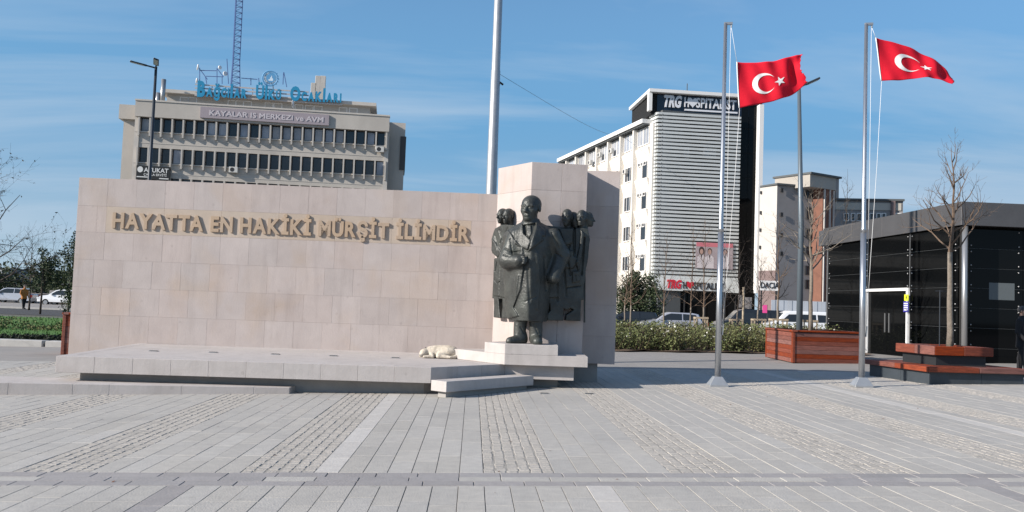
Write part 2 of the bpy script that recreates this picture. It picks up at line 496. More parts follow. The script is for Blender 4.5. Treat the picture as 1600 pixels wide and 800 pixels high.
# cobbled strips on their bedding: small uneven setts, two per cell
cob = MB()
for c, t0 in COB:
    for sub in range(2):
        t = t0
        while t < T_far - .1:
            ln = rng.uniform(0.09, 0.135)
            if t + ln > T_far: break
            cc = c + .25 + .5 * sub + rng.uniform(-.03, .03)
            p = pav(cc, t + ln / 2)
            q = px_of(p)
            if q and -60 < q[0] < 1660 and q[1] < 815:
                hw = CW * .25 - rng.uniform(.001, .006); hl = ln / 2 - rng.uniform(.001, .006)
                h = rng.uniform(-.0035, .0015); tl = rng.uniform(-.002, .002)
                e = Vector((PE.x, PE.y, .02 * PE.x)); d = Vector((PD.x, PD.y, .02 * PD.x)); up = Vector((0, 0, 1))
                base = [p - e * hw - d * hl, p + e * hw - d * hl, p + e * hw + d * hl, p - e * hw + d * hl]
                k = .84
                top = [p + (b - p) * k + up * (h + tl * sg) for b, sg in zip(base, (1, -1, -1, 1))]
                base = [b + up * -.010 for b in base]
                cob.add(base + top, [(4, 5, 6, 7), (0, 1, 5, 4), (1, 2, 6, 5), (2, 3, 7, 6), (3, 0, 4, 7)])
            t += ln
tag(cob.build('cobbles', M_cob, plaza_o), kind='stuff')
bed = MB()
for c, t0 in COB:
    if c - 1 in [k for k, _ in COB]: continue
    n = 30
    for i in range(n):
        ta, tb = t0 + (T_far - t0) * i / n, t0 + (T_far - t0) * (i + 1) / n
        bed.quad(pav(c + .01, ta, -.0045), pav(c + 2.99, ta, -.0045), pav(c + 2.99, tb, -.0045), pav(c + .01, tb, -.0045))
tag(bed.build('cobble_bedding', mat('cobble_joint_sand', (.33, .31, .28), (.22, .205, .18), rough=.95, scale=6), plaza_o), kind='stuff')
# street behind the flower bed
rd = MB(); rd.box(-200, 240, 50.5, 64, -0.3, -0.03)
tag(rd.build('road', M_asph), kind='structure')
pv = MB(); pv.box(-200, 240, 64, 80, -0.3, 0.09)
tag(pv.build('far_pavement', M_back), kind='structure')
kb = MB(); kb.box(-200, 240, 63.75, 64, -0.3, 0.10)
tag(kb.build('kerb', mat('kerb_concrete', (.42, .41, .39), (.35, .34, .32), scale=3)), kind='structure')
# ------------------------------------------------------------------ the monument
M_wall = mat('pink_limestone', (0.45, 0.393, 0.369), (0.395, 0.343, 0.322), rough=0.75, scale=1.9, bump=0.12, bscale=30, tint=0.05, blotch=(0.41, 0.315, 0.24), bamt=0.45, bl_scale=0.85, streak=(.30, .255, .235), samt=.5, pits=.25)
M_wjoint = mat('wall_joint', (0.34, 0.285, 0.26), (0.30, 0.25, 0.23), rough=0.9, scale=5)
M_tan = mat('tan_stone_panel', (0.445, 0.368, 0.298), (0.395, 0.327, 0.265), rough=0.75, scale=3.0, bump=0.12, tint=0.03)
M_lime = mat('pale_limestone', (0.47, 0.435, 0.415), (0.41, 0.38, 0.362), rough=0.78, scale=4, bump=0.15, bscale=40, tint=0.035, blotch=(0.36, 0.32, 0.295), bamt=0.4, bl_scale=1.2, streak=(.30, .275, .255), samt=.4, pits=.3)
M_core = mat('concrete_core', (0.36, 0.34, 0.32), (0.30, 0.285, 0.27), rough=0.9, scale=4)
ZP = 0.45                                       # top of the platform
# --- inscribed wall: a long face from its left end to behind the pier
WTOP = 4.06
_kl = (WTOP - 1.6)
def at_height(px, py, Z): return H(px, py, Z)
wl = H(124, 277, WTOP); wr = H(776, 303.5, WTOP)
WF = Frame((wl.x, wl.y), (wr.x, wr.y))
WF.L += 0.5
wall = thing('inscription_wall', 'long pink stone wall carrying raised tan lettering', 'wall', (wl.x, wl.y, 0))
core = MB(); WF.box(core, 0.012, WF.L, -0.1, WTOP - 0.015, -0.55, -0.03)
core.build('wall_core', M_wjoint, wall)
# rows of stone slabs
pan0 = WF.uv(167, 322.5); pan1 = WF.uv(735, 384)
pz1 = WF.uv(167, 322.5)[1]; pz0 = WF.uv(167, 363.5)[1]
rows = [WTOP, pz1, pz0]
zz = pz0; step = (pz0 - (ZP - 0.02)) / 4
for k in range(4): rows.append(pz0 - step * (k + 1))
CWs = 0.632
for r in range(6):
    z1, z0 = rows[r], rows[r + 1]
    if r == 5: z0 -= 0.4
    u = -CWs * (0.0 if r % 2 == 0 else 0.31)
    cols = []
    while u < WF.L:
        cols.append((max(0, u), min(WF.L, u + CWs))); u += CWs
    for (a, b) in cols:
        if b - a < 0.08: continue
        material = M_wall
        if r == 1:
            if b <= pan0[0] + 0.02 or a >= pan1[0] - 0.02: pass
            else:
                if a < pan0[0]:
                    m = MB(); WF.cbox(m, a + .0008, pan0[0] - .0008, z0 + .0008, z1 - .0008, -.03, 0, .0016); m.build('stone_slab', M_wall, wall)
                if b > pan1[0]:
                    m = MB(); WF.cbox(m, pan1[0] + .0008, b - .0008, z0 + .0008, z1 - .0008, -.03, 0, .0016); m.build('stone_slab', M_wall, wall)
                continue
        e = rng.uniform(-.0012, .0012)
        m = MB(); WF.cbox(m, a + .0008, b - .0008, z0 + .0008, z1 - .0008, -.03, e, .0016); m.build('stone_slab', material, wall)
# tan inscription panel of wide stones
u = pan0[0]
k = 0
while u < pan1[0] - .02:
    b = min(pan1[0], u + 1.26)
    m = MB(); WF.cbox(m, u + .001, b - .001, pz0 + .0008, pz1 - .0008, -.03, .001, .002); m.build('inscription_panel', M_tan, wall); u = b
# raised letters, one mesh each
M_letter = mat('golden_letter_stone', (.42, .315, .222), (.375, .28, .197), rough=.7, scale=5, bump=.1, tint=.03)
TXT = 'HAYATTA EN HAKİKİ MÜRŞİT İLİMDİR'
lu0, lz0 = WF.uv(176, 357.5); lu1, _q = WF.uv(733, 377.5)
lz0 = pz0 + (pz1 - pz0) * 0.21; caph = (pz1 - pz0) * 0.54
glyphs = []; x = 0.0
KERN = {('A', 'Y'): -.09, ('Y', 'A'): -.10, ('A', 'T'): -.08, ('T', 'A'): -.08, ('A', 'K'): 0.0}
for i, ch in enumerate(TXT):
    if ch == ' ': x += 0.34; continue
    v, f = text_geo(ch, 1.0, 0.036)
    a = min(p[0] for p in v); b = max(p[0] for p in v)
    x += KERN.get((TXT[i - 1] if i else '', ch), 0)
    glyphs.append((x - a, v, f)); x += (b - a) + 0.085
tot = x - 0.085; sx = (lu1 - lu0) / tot; sy = caph / CAPH
for (x0, v, f) in glyphs:
    m = MB(); m.add([WF.pt(lu0 + (x0 + px) * sx, lz0 + py * sy, .0005 + w * 0.04) for px, py, w in v], f)
    m.build('letter', M_letter, wall)

# --- platform, floating on a set-back base
A = H(88, 556, ZP); B = H(674, 574.1, ZP); Cc = H(789, 568.8, ZP); D = H(897, 572.6, ZP); S = H(216, 543.5, ZP)
q2 = lambda p: (p.x, p.y)
back_l = WF.pt(WF.uv(216, 543.5)[0], 0, 0.0); back_r = Vector((2.0, 19.9, 0))
plat = thing('platform', 'low pale stone platform in front of the inscription wall', 'platform', (A.x, A.y, 0))
poly_top = [q2(A), q2(B), q2(Cc), q2(D), (D.x + .05, 18.1), (D.x - .2, back_r.y - .35), (back_l.x + (WF.u.x * .0), back_l.y)]
ctr = Vector((sum(p[0] for p in poly_top) / len(poly_top), sum(p[1] for p in poly_top) / len(poly_top)))
def inset(poly, d):
    n = len(poly); out = []
    ar = sum(poly[i][0] * poly[(i + 1) % n][1] - poly[(i + 1) % n][0] * poly[i][1] for i in range(n))
    sg = 1 if ar > 0 else -1
    for i in range(n):
        p0, p1, p2 = Vector(poly[i - 1]), Vector(poly[i]), Vector(poly[(i + 1) % n])
        d1 = (p1 - p0).normalized(); d2 = (p2 - p1).normalized()
        n1 = Vector((-d1.y, d1.x)) * sg; n2 = Vector((-d2.y, d2.x)) * sg
        b = (n1 + n2); b /= max(.3, b.dot(n1))
        q = p1 + b * d; out.append((q.x, q.y))
    return out
m = MB(); m.prism(inset(poly_top, .03), 0.19, ZP - .004); m.build('platform_slab', M_lime, plat)
m = MB(); m.prism(inset(poly_top, .30), -0.35, 0.19); m.build('recessed_base', M_core, plat)
# facing stones along the front edges
def facing(p, q, z0, z1, w, parent, name='edge_stone', thick=.10, ext0=0.0, ext1=0.0):
    F = Frame(q2(p), q2(q)); n = max(1, round(F.L / w)); st = F.L / n
    for i in range(n):
        m = MB(); F.cbox(m, i * st + .0008 - (ext0 if i == 0 else 0), (i + 1) * st - .0008, z0, z1, -thick, rng.uniform(-.001, .001), .004)
        # stone keeps a top face
        m.build(name, M_lime, parent)
facing(A, B, .175, ZP, .64, plat, thick=.34)
facing(B, Cc, .176, ZP - .0008, .62, plat, thick=.30)
facing(Cc, D, .177, ZP - .003, 1.4, plat, thick=.26)
# left side of the platform
SF = Frame(q2(Vector(poly_top[6] + (0,))), q2(A)); n = 5
for i in range(n):
    st = SF.L / n
    m = MB(); SF.cbox(m, i * st + .0008, (i + 1) * st - .0008, .177, ZP - .0022, -.2, 0, .004); m.build('edge_stone', M_lime, plat)
# recessed spotlights in the platform top
M_steel = mat('brushed_steel', (.55, .56, .57), None, rough=.35, metal=.9)
M_blk = mat('black_plastic', (.02, .02, .021), None, rough=.45)
M_shade = mat('dark_slot', (.035, .034, .033), None, rough=.7)
for i, (px, py) in enumerate(((240, 548.5), (333, 550.6), (430, 553.5), (521, 556), (618, 559.2))):
    p = H(px, py, ZP)
    s = thing('recessed_spotlight', '%s recessed floor light in the platform top, counted from the left' % ('first', 'second', 'third', 'fourth', 'fifth')[i], 'spotlight', (p.x, p.y, ZP), 'floor lights set in the platform')
    m = MB(); m.box(-.085, .085, -.06, .06, 0, .007); m.build('bezel', M_steel, s, world=False)
    m = MB(); m.box(-.07, .07, -.045, .045, .007, .011); m.build('lens', M_shade, s, world=False)
for i, (px, py) in enumerate(((851, 615), (921, 615.4))):
    p = G(px, py)
    s = thing('recessed_spotlight', ('floor light in the paving in front of the statue', 'floor light in the paving right of the statue')[i], 'spotlight', (p.x, p.y, p.z + .002), 'floor lights set in the paving')
    m = MB(); m.box(-.085, .085, -.06, .06, 0, .006); m.build('bezel', M_steel, s, world=False)
    m = MB(); m.box(-.07, .07, -.045, .045, .006, .010); m.build('lens', M_shade, s, world=False)
# --- low step slab at the left, running out of the frame
s0 = G(-60, 617.5); s1 = G(452, 615.6); s2 = G(464, 611.0)
ZS = 0.035
stepo = thing('step_slab', 'low stone step below the left part of the platform', 'step', (s1.x, s1.y, 0))
e1 = (s2 - s1); e1.z = 0; e1.normalize()
back0 = H(-60, 586, ZS); 
bl = Vector((back0.x, back0.y, 0)); br = Vector((A.x + .6, A.y + .6, 0))
m = MB(); m.prism([q2(s0), q2(s1), q2(s2), q2(s2 + Vector((.5, .9, 0))), (br.x, br.y), (bl.x, bl.y)], -.4, ZS - .004)
o = m.build('step_core', M_lime, stepo)
F = Frame(q2(s0), q2(s1)); us = [0] + [F.uv(px, 605)[0] for px in (13, 114, 171, 284, 397)] + [F.L]
for a, b in zip(us[:-1], us[1:]):
    m = MB(); F.cbox(m, a + .002, b - .002, -.4, ZS, -.35, .004, .005); m.build('edge_stone', M_lime, stepo)
F2 = Frame(q2(s1), q2(s2)); m = MB(); F2.cbox(m, .0, F2.L, -.4, ZS - .001, -.1, .003, .005); m.build('edge_stone', M_lime, stepo)
# --- loose block lying before the platform corner
b0 = H(675, 610.5, .08); b1 = H(697, 613.2, .08); b2 = H(833.5, 602.0, .08)
blk = thing('stone_block', 'long stone block lying aslant before the platform corner', 'block', (b1.x, b1.y, 0))
dv = (Vector(q2(b2)) - Vector(q2(b1))); nv = Vector((-dv.y, dv.x)).normalized()
if nv.dot(Vector(q2(b0)) - Vector(q2(b1))) < 0: nv = -nv
wv = nv * (.36)
zb = .045
m = MB(); m.prism([q2(b1), q2(b2), q2(b2 + Vector((wv.x, wv.y, 0))), q2(b1 + Vector((wv.x, wv.y, 0)))], zb + .035, zb + .215)
m.build('block_stone', M_lime, blk, bevel=.006)
m = MB(); m.prism(inset([q2(b1), q2(b2), q2(b2 + Vector((wv.x, wv.y, 0))), q2(b1 + Vector((wv.x, wv.y, 0)))], .09), zb - .1, zb + .036)
m.build('footing', M_core, blk)

# --- pedestal (two layers) and the pier behind the statue
Z1, Z2, ZPIER = .65, .845, 4.47
pc = H(831.5, 253.0, ZPIER); pr = H(918.5, 257.5, ZPIER); pl = H(779, 263, ZPIER)
LF = Frame(q2(pl), q2(pc)); RF = Frame(q2(pc), q2(pr))
ped = thing('pedestal', 'two-layer pale stone pedestal under the bronze statue', 'pedestal', (Cc.x, Cc.y, ZP))
fc = H(788.5, 553.3, Z1)
aL = H(705, 544.5, Z1)
fr_ = H(916, 556, Z1)
dl = Vector((aL.x - fc.x, aL.y - fc.y)).normalized()
lay1 = [(fc.x, fc.y), (fr_.x, fc.y + .02), (fr_.x + .02, 18.4), (fc.x + .4, 18.6), (aL.x, aL.y)]
m = MB(); m.prism(lay1, ZP, Z1); m.build('lower_layer', M_lime, ped, bevel=.006)
g0 = H(788.5, 536.0, Z2); g1 = H(870.5, 538.6, Z2); gl = H(751, 534, Z2)
gw = Vector((g1.x - fc.x, 0)).x
lay2 = [(fc.x, fc.y - .003), (fc.x + gw, fc.y + .012), (fc.x + gw + .02, 18.0), (fc.x + .2, 18.0), (fc.x + dl.x * .62, fc.y + dl.y * .62)]
m = MB(); m.prism(lay2, Z1, Z2); m.build('upper_layer', M_lime, ped, bevel=.006)
pier = thing('pier', 'tall pink stone pier with a bright left face behind the statue', 'pier', (pc.x, pc.y, ZP))
pb_ = (pl.x + .45, 19.6); 
pr2 = (pr.x + .03, 17.75 + .3)
m = MB(); m.prism(inset([q2(pl), q2(pc), q2(pr), (pr.x, 19.2), (pl.x + .2, 19.6)], .025), ZP + .2, ZPIER - .01)
m.build('pier_core', M_wjoint, pier)
prow = [ZPIER, RF.uv(880, 298.5)[1]]
while prow[-1] > 1.1: prow.append(prow[-1] - .62)
prow[-1] = Z1 - .02
for z1, z0 in zip(prow[:-1], prow[1:]):
    for a, b in ((0, RF.uv(874, 400)[0]), (RF.uv(874, 400)[0], RF.L)):
        m = MB(); RF.cbox(m, a + (.0015 if a else 0), b - (.0015 if b < RF.L else 0), z0 + .0008, z1 - .0008, -.026, rng.uniform(-.001, .001), .003); m.build('stone_slab', M_wall, pier)
    m = MB(); LF.cbox(m, 0, LF.L - .0005, z0 + .0008, z1 - .0008, -.026, 0, .003); m.build('stone_slab', M_wall, pier)
    SFr = Frame(q2(pr), (pr.x + .01, pr.y + .9)); m = MB(); SFr.cbox(m, .002, .9, z0 + .0008, z1 - .0008, -.026, 0, .003); m.build('stone_slab', M_wall, pier)
# --- wing slab to the right of the pier
ws0 = H(918, 266.5, ZPIER); ws1 = H(969, 267.6, ZPIER)
wing = thing('wing_wall', 'upright stone slab right of the pier, half in its shadow', 'wall', (ws0.x, ws0.y, ZP))
VF = Frame((ws0.x - .4, ws0.y - (ws1.y - ws0.y) / (ws1.x - ws0.x) * .4), q2(ws1))
m = MB(); VF.box(m, .01, VF.L - .01, ZP - .02, ZPIER - .012, -.42, -.03); m.build('wall_core', M_wjoint, wing)
zr = [ZPIER, 3.72, 3.05, 2.35, 1.65, 1.0, ZP - .025]
for z1, z0 in zip(zr[:-1], zr[1:]):
    m = MB(); VF.cbox(m, 0, VF.L, z0 + .0008, z1 - .0008, -.03, 0, .003); m.build('stone_slab', M_wall, wing)
m = MB(); VF.box(m, .1, VF.L - .35, -.2, ZP - .02, -.42, -.12); m.build('recessed_base', M_core, wing)
# ------------------------------------------------------------------ sculpted bodies: signed distances turned into one continuous mesh
def surface_nets(V, org, h):
    s = V < 0
    c = [s[a:V.shape[0] - 1 + a, b:V.shape[1] - 1 + b, d:V.shape[2] - 1 + d] for a in (0, 1) for b in (0, 1) for d in (0, 1)]
    al = np.logical_and.reduce(c); an = np.logical_or.reduce(c); mix = an & ~al
    ijk = np.argwhere(mix); n = len(ijk)
    idx = -np.ones(mix.shape, np.int64); idx[mix] = np.arange(n)
    acc = np.zeros((n, 3)); cnt = np.zeros(n)
    cor = [(a, b, d) for a in (0, 1) for b in (0, 1) for d in (0, 1)]
    for p in range(8):
        for q in range(p + 1, 8):
            A, B = np.array(cor[p]), np.array(cor[q])
            if np.abs(A - B).sum() != 1: continue
            va = V[tuple((ijk + A).T)]; vb = V[tuple((ijk + B).T)]
            m = (va < 0) != (vb < 0)
            t = np.where(m, va / np.where(m, va - vb, 1), 0)
            acc[m] += (A + (B - A) * t[:, None])[m]; cnt[m] += 1
    pos = np.array(org) + (ijk + acc / cnt[:, None]) * h
    faces = []
    for ax in range(3):
        b, d = [(1, 2), (2, 0), (0, 1)][ax]
        sl0 = [slice(None)] * 3; sl1 = [slice(None)] * 3
        sl0[ax] = slice(0, -1); sl1[ax] = slice(1, None)
        s0, s1 = s[tuple(sl0)], s[tuple(sl1)]
        e = np.argwhere(s0 != s1)
        ok = (e[:, b] > 0) & (e[:, d] > 0) & (e[:, b] < V.shape[b] - 1) & (e[:, d] < V.shape[d] - 1)
        e = e[ok]; inside = s0[tuple(e.T)]
        def cell(db, dd):
            g = e.copy(); g[:, b] += db; g[:, d] += dd; return idx[tuple(g.T)]
        q = np.stack([cell(-1, -1), cell(0, -1), cell(0, 0), cell(-1, 0)], 1)
        q[~inside] = q[~inside][:, ::-1]
        faces.append(q)
    return pos, np.concatenate(faces)
class Field:
    def __init__(s, lo, hi, h):
        s.lo, s.h = lo, h
        n = [int(math.ceil((b - a) / h)) + 1 for a, b in zip(lo, hi)]
        ax = [np.float32(lo[i]) + np.arange(n[i], dtype=np.float32) * np.float32(h) for i in range(3)]
        s.x = ax[0][:, None, None]; s.y = ax[1][None, :, None]; s.z = ax[2][None, None, :]
        s.d = np.full(n, 9.0, np.float32)
    def ell(s, c, r, yaw=0.0):
        X, Y, Z = s.x - c[0], s.y - c[1], s.z - c[2]
        if yaw:
            ca, sa = math.cos(yaw), math.sin(yaw); X, Y = X * ca + Y * sa, -X * sa + Y * ca
        k0 = np.sqrt((X / r[0]) ** 2 + (Y / r[1]) ** 2 + (Z / r[2]) ** 2); k1 = np.sqrt((X / r[0] ** 2) ** 2 + (Y / r[1] ** 2) ** 2 + (Z / r[2] ** 2) ** 2)
        return k0 * (k0 - 1) / np.maximum(k1, 1e-5)
    def cap(s, a, b, ra, rb, fl=1.0):
        ab = [b[i] - a[i] for i in range(3)]; L2 = sum(q * q for q in ab)
        X, Y, Z = s.x - a[0], s.y - a[1], s.z - a[2]
        t = np.clip((X * ab[0] + Y * ab[1] + Z * ab[2]) / L2, 0, 1)
        return np.sqrt((X - ab[0] * t) ** 2 + ((Y - ab[1] * t) / fl) ** 2 + (Z - ab[2] * t) ** 2) - (ra + (rb - ra) * t)
    def box(s, c, hf, r=0.02, yaw=0.0):
        X, Y, Z = s.x - c[0], s.y - c[1], s.z - c[2]
        if yaw:
            ca, sa = math.cos(yaw), math.sin(yaw); X, Y = X * ca + Y * sa, -X * sa + Y * ca
        a, b, d = np.abs(X) - (hf[0] - r), np.abs(Y) - (hf[1] - r), np.abs(Z) - (hf[2] - r)
        return np.sqrt(np.maximum(a, 0) ** 2 + np.maximum(b, 0) ** 2 + np.maximum(d, 0) ** 2) + np.minimum(np.maximum(np.maximum(a, b), d), 0) - r
    def stack(s, tab, p=2.0):              # tab: (z, cx, cy, rx, ry)
        t = np.array(tab); z = s.z.ravel()
        g = [np.interp(z, t[:, 0], t[:, i]).astype(np.float32)[None, None, :] for i in range(1, 5)]
        k = (np.abs((s.x - g[0]) / g[2]) ** p + np.abs((s.y - g[1]) / g[3]) ** p) ** (1 / p)
        d = (k - 1) * np.minimum(g[2], g[3])
        zz = np.maximum(t[0, 0] - s.z, s.z - t[-1, 0])
        return np.maximum(d, zz)
    def poly(s, pts):                      # signed distance of a polygon in the x-z plane, broadcast over y
        X = s.x[:, 0, :] ; Z = s.z[0, :, :].reshape(1, -1)
        X = s.x.reshape(-1, 1); Z = s.z.reshape(1, -1)
        d = np.full((X.shape[0], Z.shape[1]), 1e9, np.float32); sg = np.ones_like(d); n = len(pts)
        for i in range(n):
            ax_, az = pts[i]; bx, bz = pts[(i + 1) % n]
            ex, ez = bx - ax_, bz - az; wx, wz = X - ax_, Z - az
            t = np.clip((wx * ex + wz * ez) / (ex * ex + ez * ez + 1e-12), 0, 1)
            d = np.minimum(d, (wx - ex * t) ** 2 + (wz - ez * t) ** 2)
            c1 = Z >= az; c2 = Z < bz; c3 = ex * wz > ez * wx
            fl = (c1 & c2 & c3) | (~c1 & ~c2 & ~c3)
            sg = np.where(fl, -sg, sg)
        return (np.sqrt(d) * sg)[:, None, :]
    def u(s, d, k=0.0):
        if k <= 0: s.d = np.minimum(s.d, d)
        else:
            hh = np.clip(.5 + .5 * (d - s.d) / k, 0, 1)
            s.d = d + (s.d - d) * hh - k * hh * (1 - hh)
    def cut(s, d, k=0.0):
        d = -d
        if k <= 0: s.d = np.maximum(s.d, d)
        else:
            hh = np.clip(.5 - .5 * (d - s.d) / k, 0, 1)
            s.d = d + (s.d - d) * hh + k * hh * (1 - hh)
    def raise_(s, pts, amt, soft=.015, front=True, ymax=0.25):   # raised cloth shape seen from the front
        m = 1 / (1 + np.exp(np.clip(s.poly(pts) / soft * 3, -30, 30)))
        if front: m = m * (1 / (1 + np.exp(np.clip((s.y - ymax) / .03, -30, 30))))
        s.d = s.d - amt * m
    def line(s, pts, amt, w=.012, ymax=0.25):                     # groove (amt < 0) or ridge along a path in x-z
        X = s.x.reshape(-1, 1); Z = s.z.reshape(1, -1); d = np.full((X.shape[0], Z.shape[1]), 1e9, np.float32)
        for (ax_, az), (bx, bz) in zip(pts[:-1], pts[1:]):
            ex, ez = bx - ax_, bz - az; wx, wz = X - ax_, Z - az
            t = np.clip((wx * ex + wz * ez) / (ex * ex + ez * ez + 1e-12), 0, 1)
            d = np.minimum(d, np.sqrt((wx - ex * t) ** 2 + (wz - ez * t) ** 2))
        m = np.exp(-(d / w) ** 2)[:, None, :] * (1 / (1 + np.exp(np.clip((s.y - ymax) / .03, -30, 30))))
        s.d = s.d - amt * m
    def build(s, name, material, parent=None, loc=(0, 0, 0), rotz=0.0, low=None):
        pos, fc = surface_nets(s.d, s.lo, s.h)
        me = bpy.data.meshes.new(name)
        me.from_pydata(pos.tolist(), [], fc.tolist()); me.update()
        me.materials.append(material)
        if low is not None:                     # (second material, height below which it starts)
            me.materials.append(low[0]); zc = pos[fc[:, 0], 2]
            me.polygons.foreach_set('material_index', (zc < low[1]).astype(int).tolist())
        me.polygons.foreach_set('use_smooth', [True] * len(me.polygons))
        o = bpy.data.objects.new(name, me); COL.objects.link(o)
        if parent is not None: o.parent = parent
        o.location = loc; o.rotation_euler = (0, 0, rotz)
        return o
M_bronze = mat('patinated_bronze', (0.028, 0.030, 0.028), (0.056, 0.060, 0.055), rough=0.45, scale=5, metal=0.15, bump=0.5, bscale=26, spec=.45, blotch=(.075, .085, .075), bamt=.5, bl_scale=2.5)

def head(F, c, r, yaw, hair=True, nar=1.0):
    """a man's head: c = centre, r = half height; yaw turns the face (0 looks along -y)"""
    ca, sa = math.cos(yaw), math.sin(yaw)
    def w(x, y, z):      # head space (x to the head's own left as seen, -y forward) -> field space
        x = x * nar
        return (c[0] + (x * ca - y * sa) * r, c[1] + (x * sa + y * ca) * r, c[2] + z * r)
    E = lambda p, q, : F.ell(w(*p), (q[0] * r * nar, q[1] * r, q[2] * r), yaw)
    F.u(E((0, .10, .26), (.70, .86, .74)), .02 * r)                 # skull
    F.u(E((0, -.20, -.28), (.56, .60, .66)), .22 * r)               # face
    F.u(E((0, -.52, -.78), (.27, .24, .20)), .20 * r)               # chin
    F.u(E((.40, -.36, -.20), (.20, .26, .18)), .18 * r); F.u(E((-.40, -.36, -.20), (.20, .26, .18)), .18 * r)   # cheekbones
    F.u(F.cap(w(-.42, -.62, .16), w(.42, -.62, .16), .10 * r, .10 * r), .12 * r)                                # brow
    for sx in (-1, 1): F.cut(E((sx * .27, -.83, .01), (.185, .17, .105)), .06 * r)                                # eye sockets
    for sx in (-1, 1): F.u(E((sx * .27, -.66, .005), (.13, .11, .08)), .03 * r)                                  # eyeballs
    for sx in (-1, 1): F.u(F.cap(w(sx * .12, -.80, .155), w(sx * .42, -.70, .17), .055 * r, .045 * r), .05 * r)  # eyebrows
    F.u(F.cap(w(0, -.76, .05), w(0, -.98, -.27), .075 * r, .115 * r), .07 * r)                                   # nose
    for sx in (-1, 1): F.u(E((sx * .11, -.86, -.30), (.08, .09, .07)), .05 * r)
    F.u(F.cap(w(-.17, -.78, -.52), w(.17, -.78, -.52), .05 * r, .05 * r), .05 * r)                               # lips
    F.u(F.cap(w(-.14, -.77, -.61), w(.14, -.77, -.61), .05 * r, .05 * r), .05 * r)
    F.cut(F.cap(w(-.2, -.86, -.565), w(.2, -.86, -.565), .022 * r, .022 * r), .02 * r)
    for sx in (-1, 1):
        F.u(E((sx * .72, .10, -.02), (.09, .17, .25)), .04 * r)                                                 # ears
    if hair:
        F.u(E((0, .20, .34), (.74, .83, .70)), .03 * r)
    F.u(F.cap(w(0, .16, -.35), w(0, .25, -1.25), .46 * r * nar, .50 * r * nar), .12 * r)                                     # neck

# --- main figure --------------------------------------------------------------
STY = fc.y + .43
STX = P(821.5, 536, STY).x
def q(px, py):           # photograph pixel -> statue's own x, z (metres)
    return ((px - .037 * (536 - py) - 820.5) / 81.0, (536 - py) / 81.0)
S_ = Field((-.66, -.52, -.02), (.90, .54, 2.98), .0125)
_tab = [(.44, .03, .37, .29), (.70, .02, .42, .32), (1.15, .02, .46, .335), (1.55, .03, .52, .35), (1.9, .05, .57, .35), (2.1, .06, .59, .32), (2.2, .06, .54, .27), (2.29, .05, .39, .21), (2.38, .03, .20, .15)]
S_.u(S_.stack([(z, cx_, rx_ * 1.22 - fr_y, rx_, rx_ * 1.22) for z, cx_, rx_, fr_y in _tab], 1.4))
S_.d = np.maximum(S_.d, S_.y - .50)
S_.u(S_.cap((.46, .03, 2.13), (.66, .10, 1.76), .15, .15), .10)          # far sleeve
S_.u(S_.cap((.66, .10, 1.76), (.50, -.05, 1.30), .145, .13), .08)
S_.u(S_.cap((-.24, .02, 2.10), (-.42, -.04, 1.62), .15, .135), .10)        # near sleeve, bent at the elbow
S_.u(S_.cap((-.42, -.05, 1.60), (-.20, -.30, 1.585), .125, .088), .06)
S_.u(S_.stack([(2.15, .02, .0, .24, .20), (2.30, .02, .0, .19, .17), (2.44, .02, .02, .165, .155)], 2.0), .05)   # standing collar
# trousers and shoes
S_.u(S_.cap((-.10, .02, .62), (-.13, .00, .16), .145, .115), .03)
S_.u(S_.cap((.17, .02, .62), (.19, .0, .16), .15, .125), .03)
S_.u(S_.cap((-.10, .02, .15), (-.12, .0, .10), .12, .105), .03)
S_.u(S_.cap((-.08, .0, .07), (-.31, -.16, .04), .115, .082), .04); S_.u(S_.cap((.19, .0, .08), (.215, -.27, .05), .12, .098), .04)
# lapels, coat front, scarf
S_.raise_([q(*p) for p in ((790, 352), (806, 378), (817, 388), (817, 420), (813, 452), (801, 480), (809, 493), (770, 506), (760, 372))], .035, .010)
S_.raise_([q(*p) for p in ((814, 346), (803, 360), (804, 380), (823, 390), (829, 374), (817, 364), (816, 350))], .035, .008)
S_.raise_([q(*p) for p in ((837, 344), (852, 358), (851, 366), (845, 367), (848, 373), (824, 392), (829, 375), (836, 356))], .032, .008)
S_.raise_([q(*p) for p in ((817, 350), (836, 347), (834, 358), (827, 373), (818, 364))], -.05, .012)
S_.raise_([q(*p) for p in ((822, 350), (829, 350), (830, 364), (826, 371), (821, 364))], .03, .008)
# folds
for pts, a, wd in (((q(796, 372), q(800, 398)), -.02, .012), ((q(788, 388), q(800, 394), q(812, 392)), -.022, .012), ((q(786, 398), q(796, 401)), -.018, .010),
                   ((q(838, 395), q(842, 440), q(838, 480)), .02, .03), ((q(824, 420), q(826, 470)), -.018, .025), ((q(850, 400), q(853, 450)), -.02, .025),
                   ((q(808, 430), q(804, 462)), .018, .02), ((q(816, 388), q(817, 420), q(812, 452), q(802, 478)), -.02, .009),
                   ((q(862, 360), q(873, 385)), -.02, .014), ((q(868, 392), q(878, 398)), -.02, .012), ((q(820, 470), q(836, 462)), -.012, .014),
                   ((q(812, 510), q(818, 520)), -.015, .012), ((q(834, 508), q(840, 520)), -.015, .012)):
    S_.line(pts, a, wd)
ix, iz = S_.x, S_.z
S_.d -= (.0035 * np.sin(ix * 13 + iz * 5 + np.sin(iz * 9)) * np.sin(iz * 11 - ix * 7)).astype(np.float32)
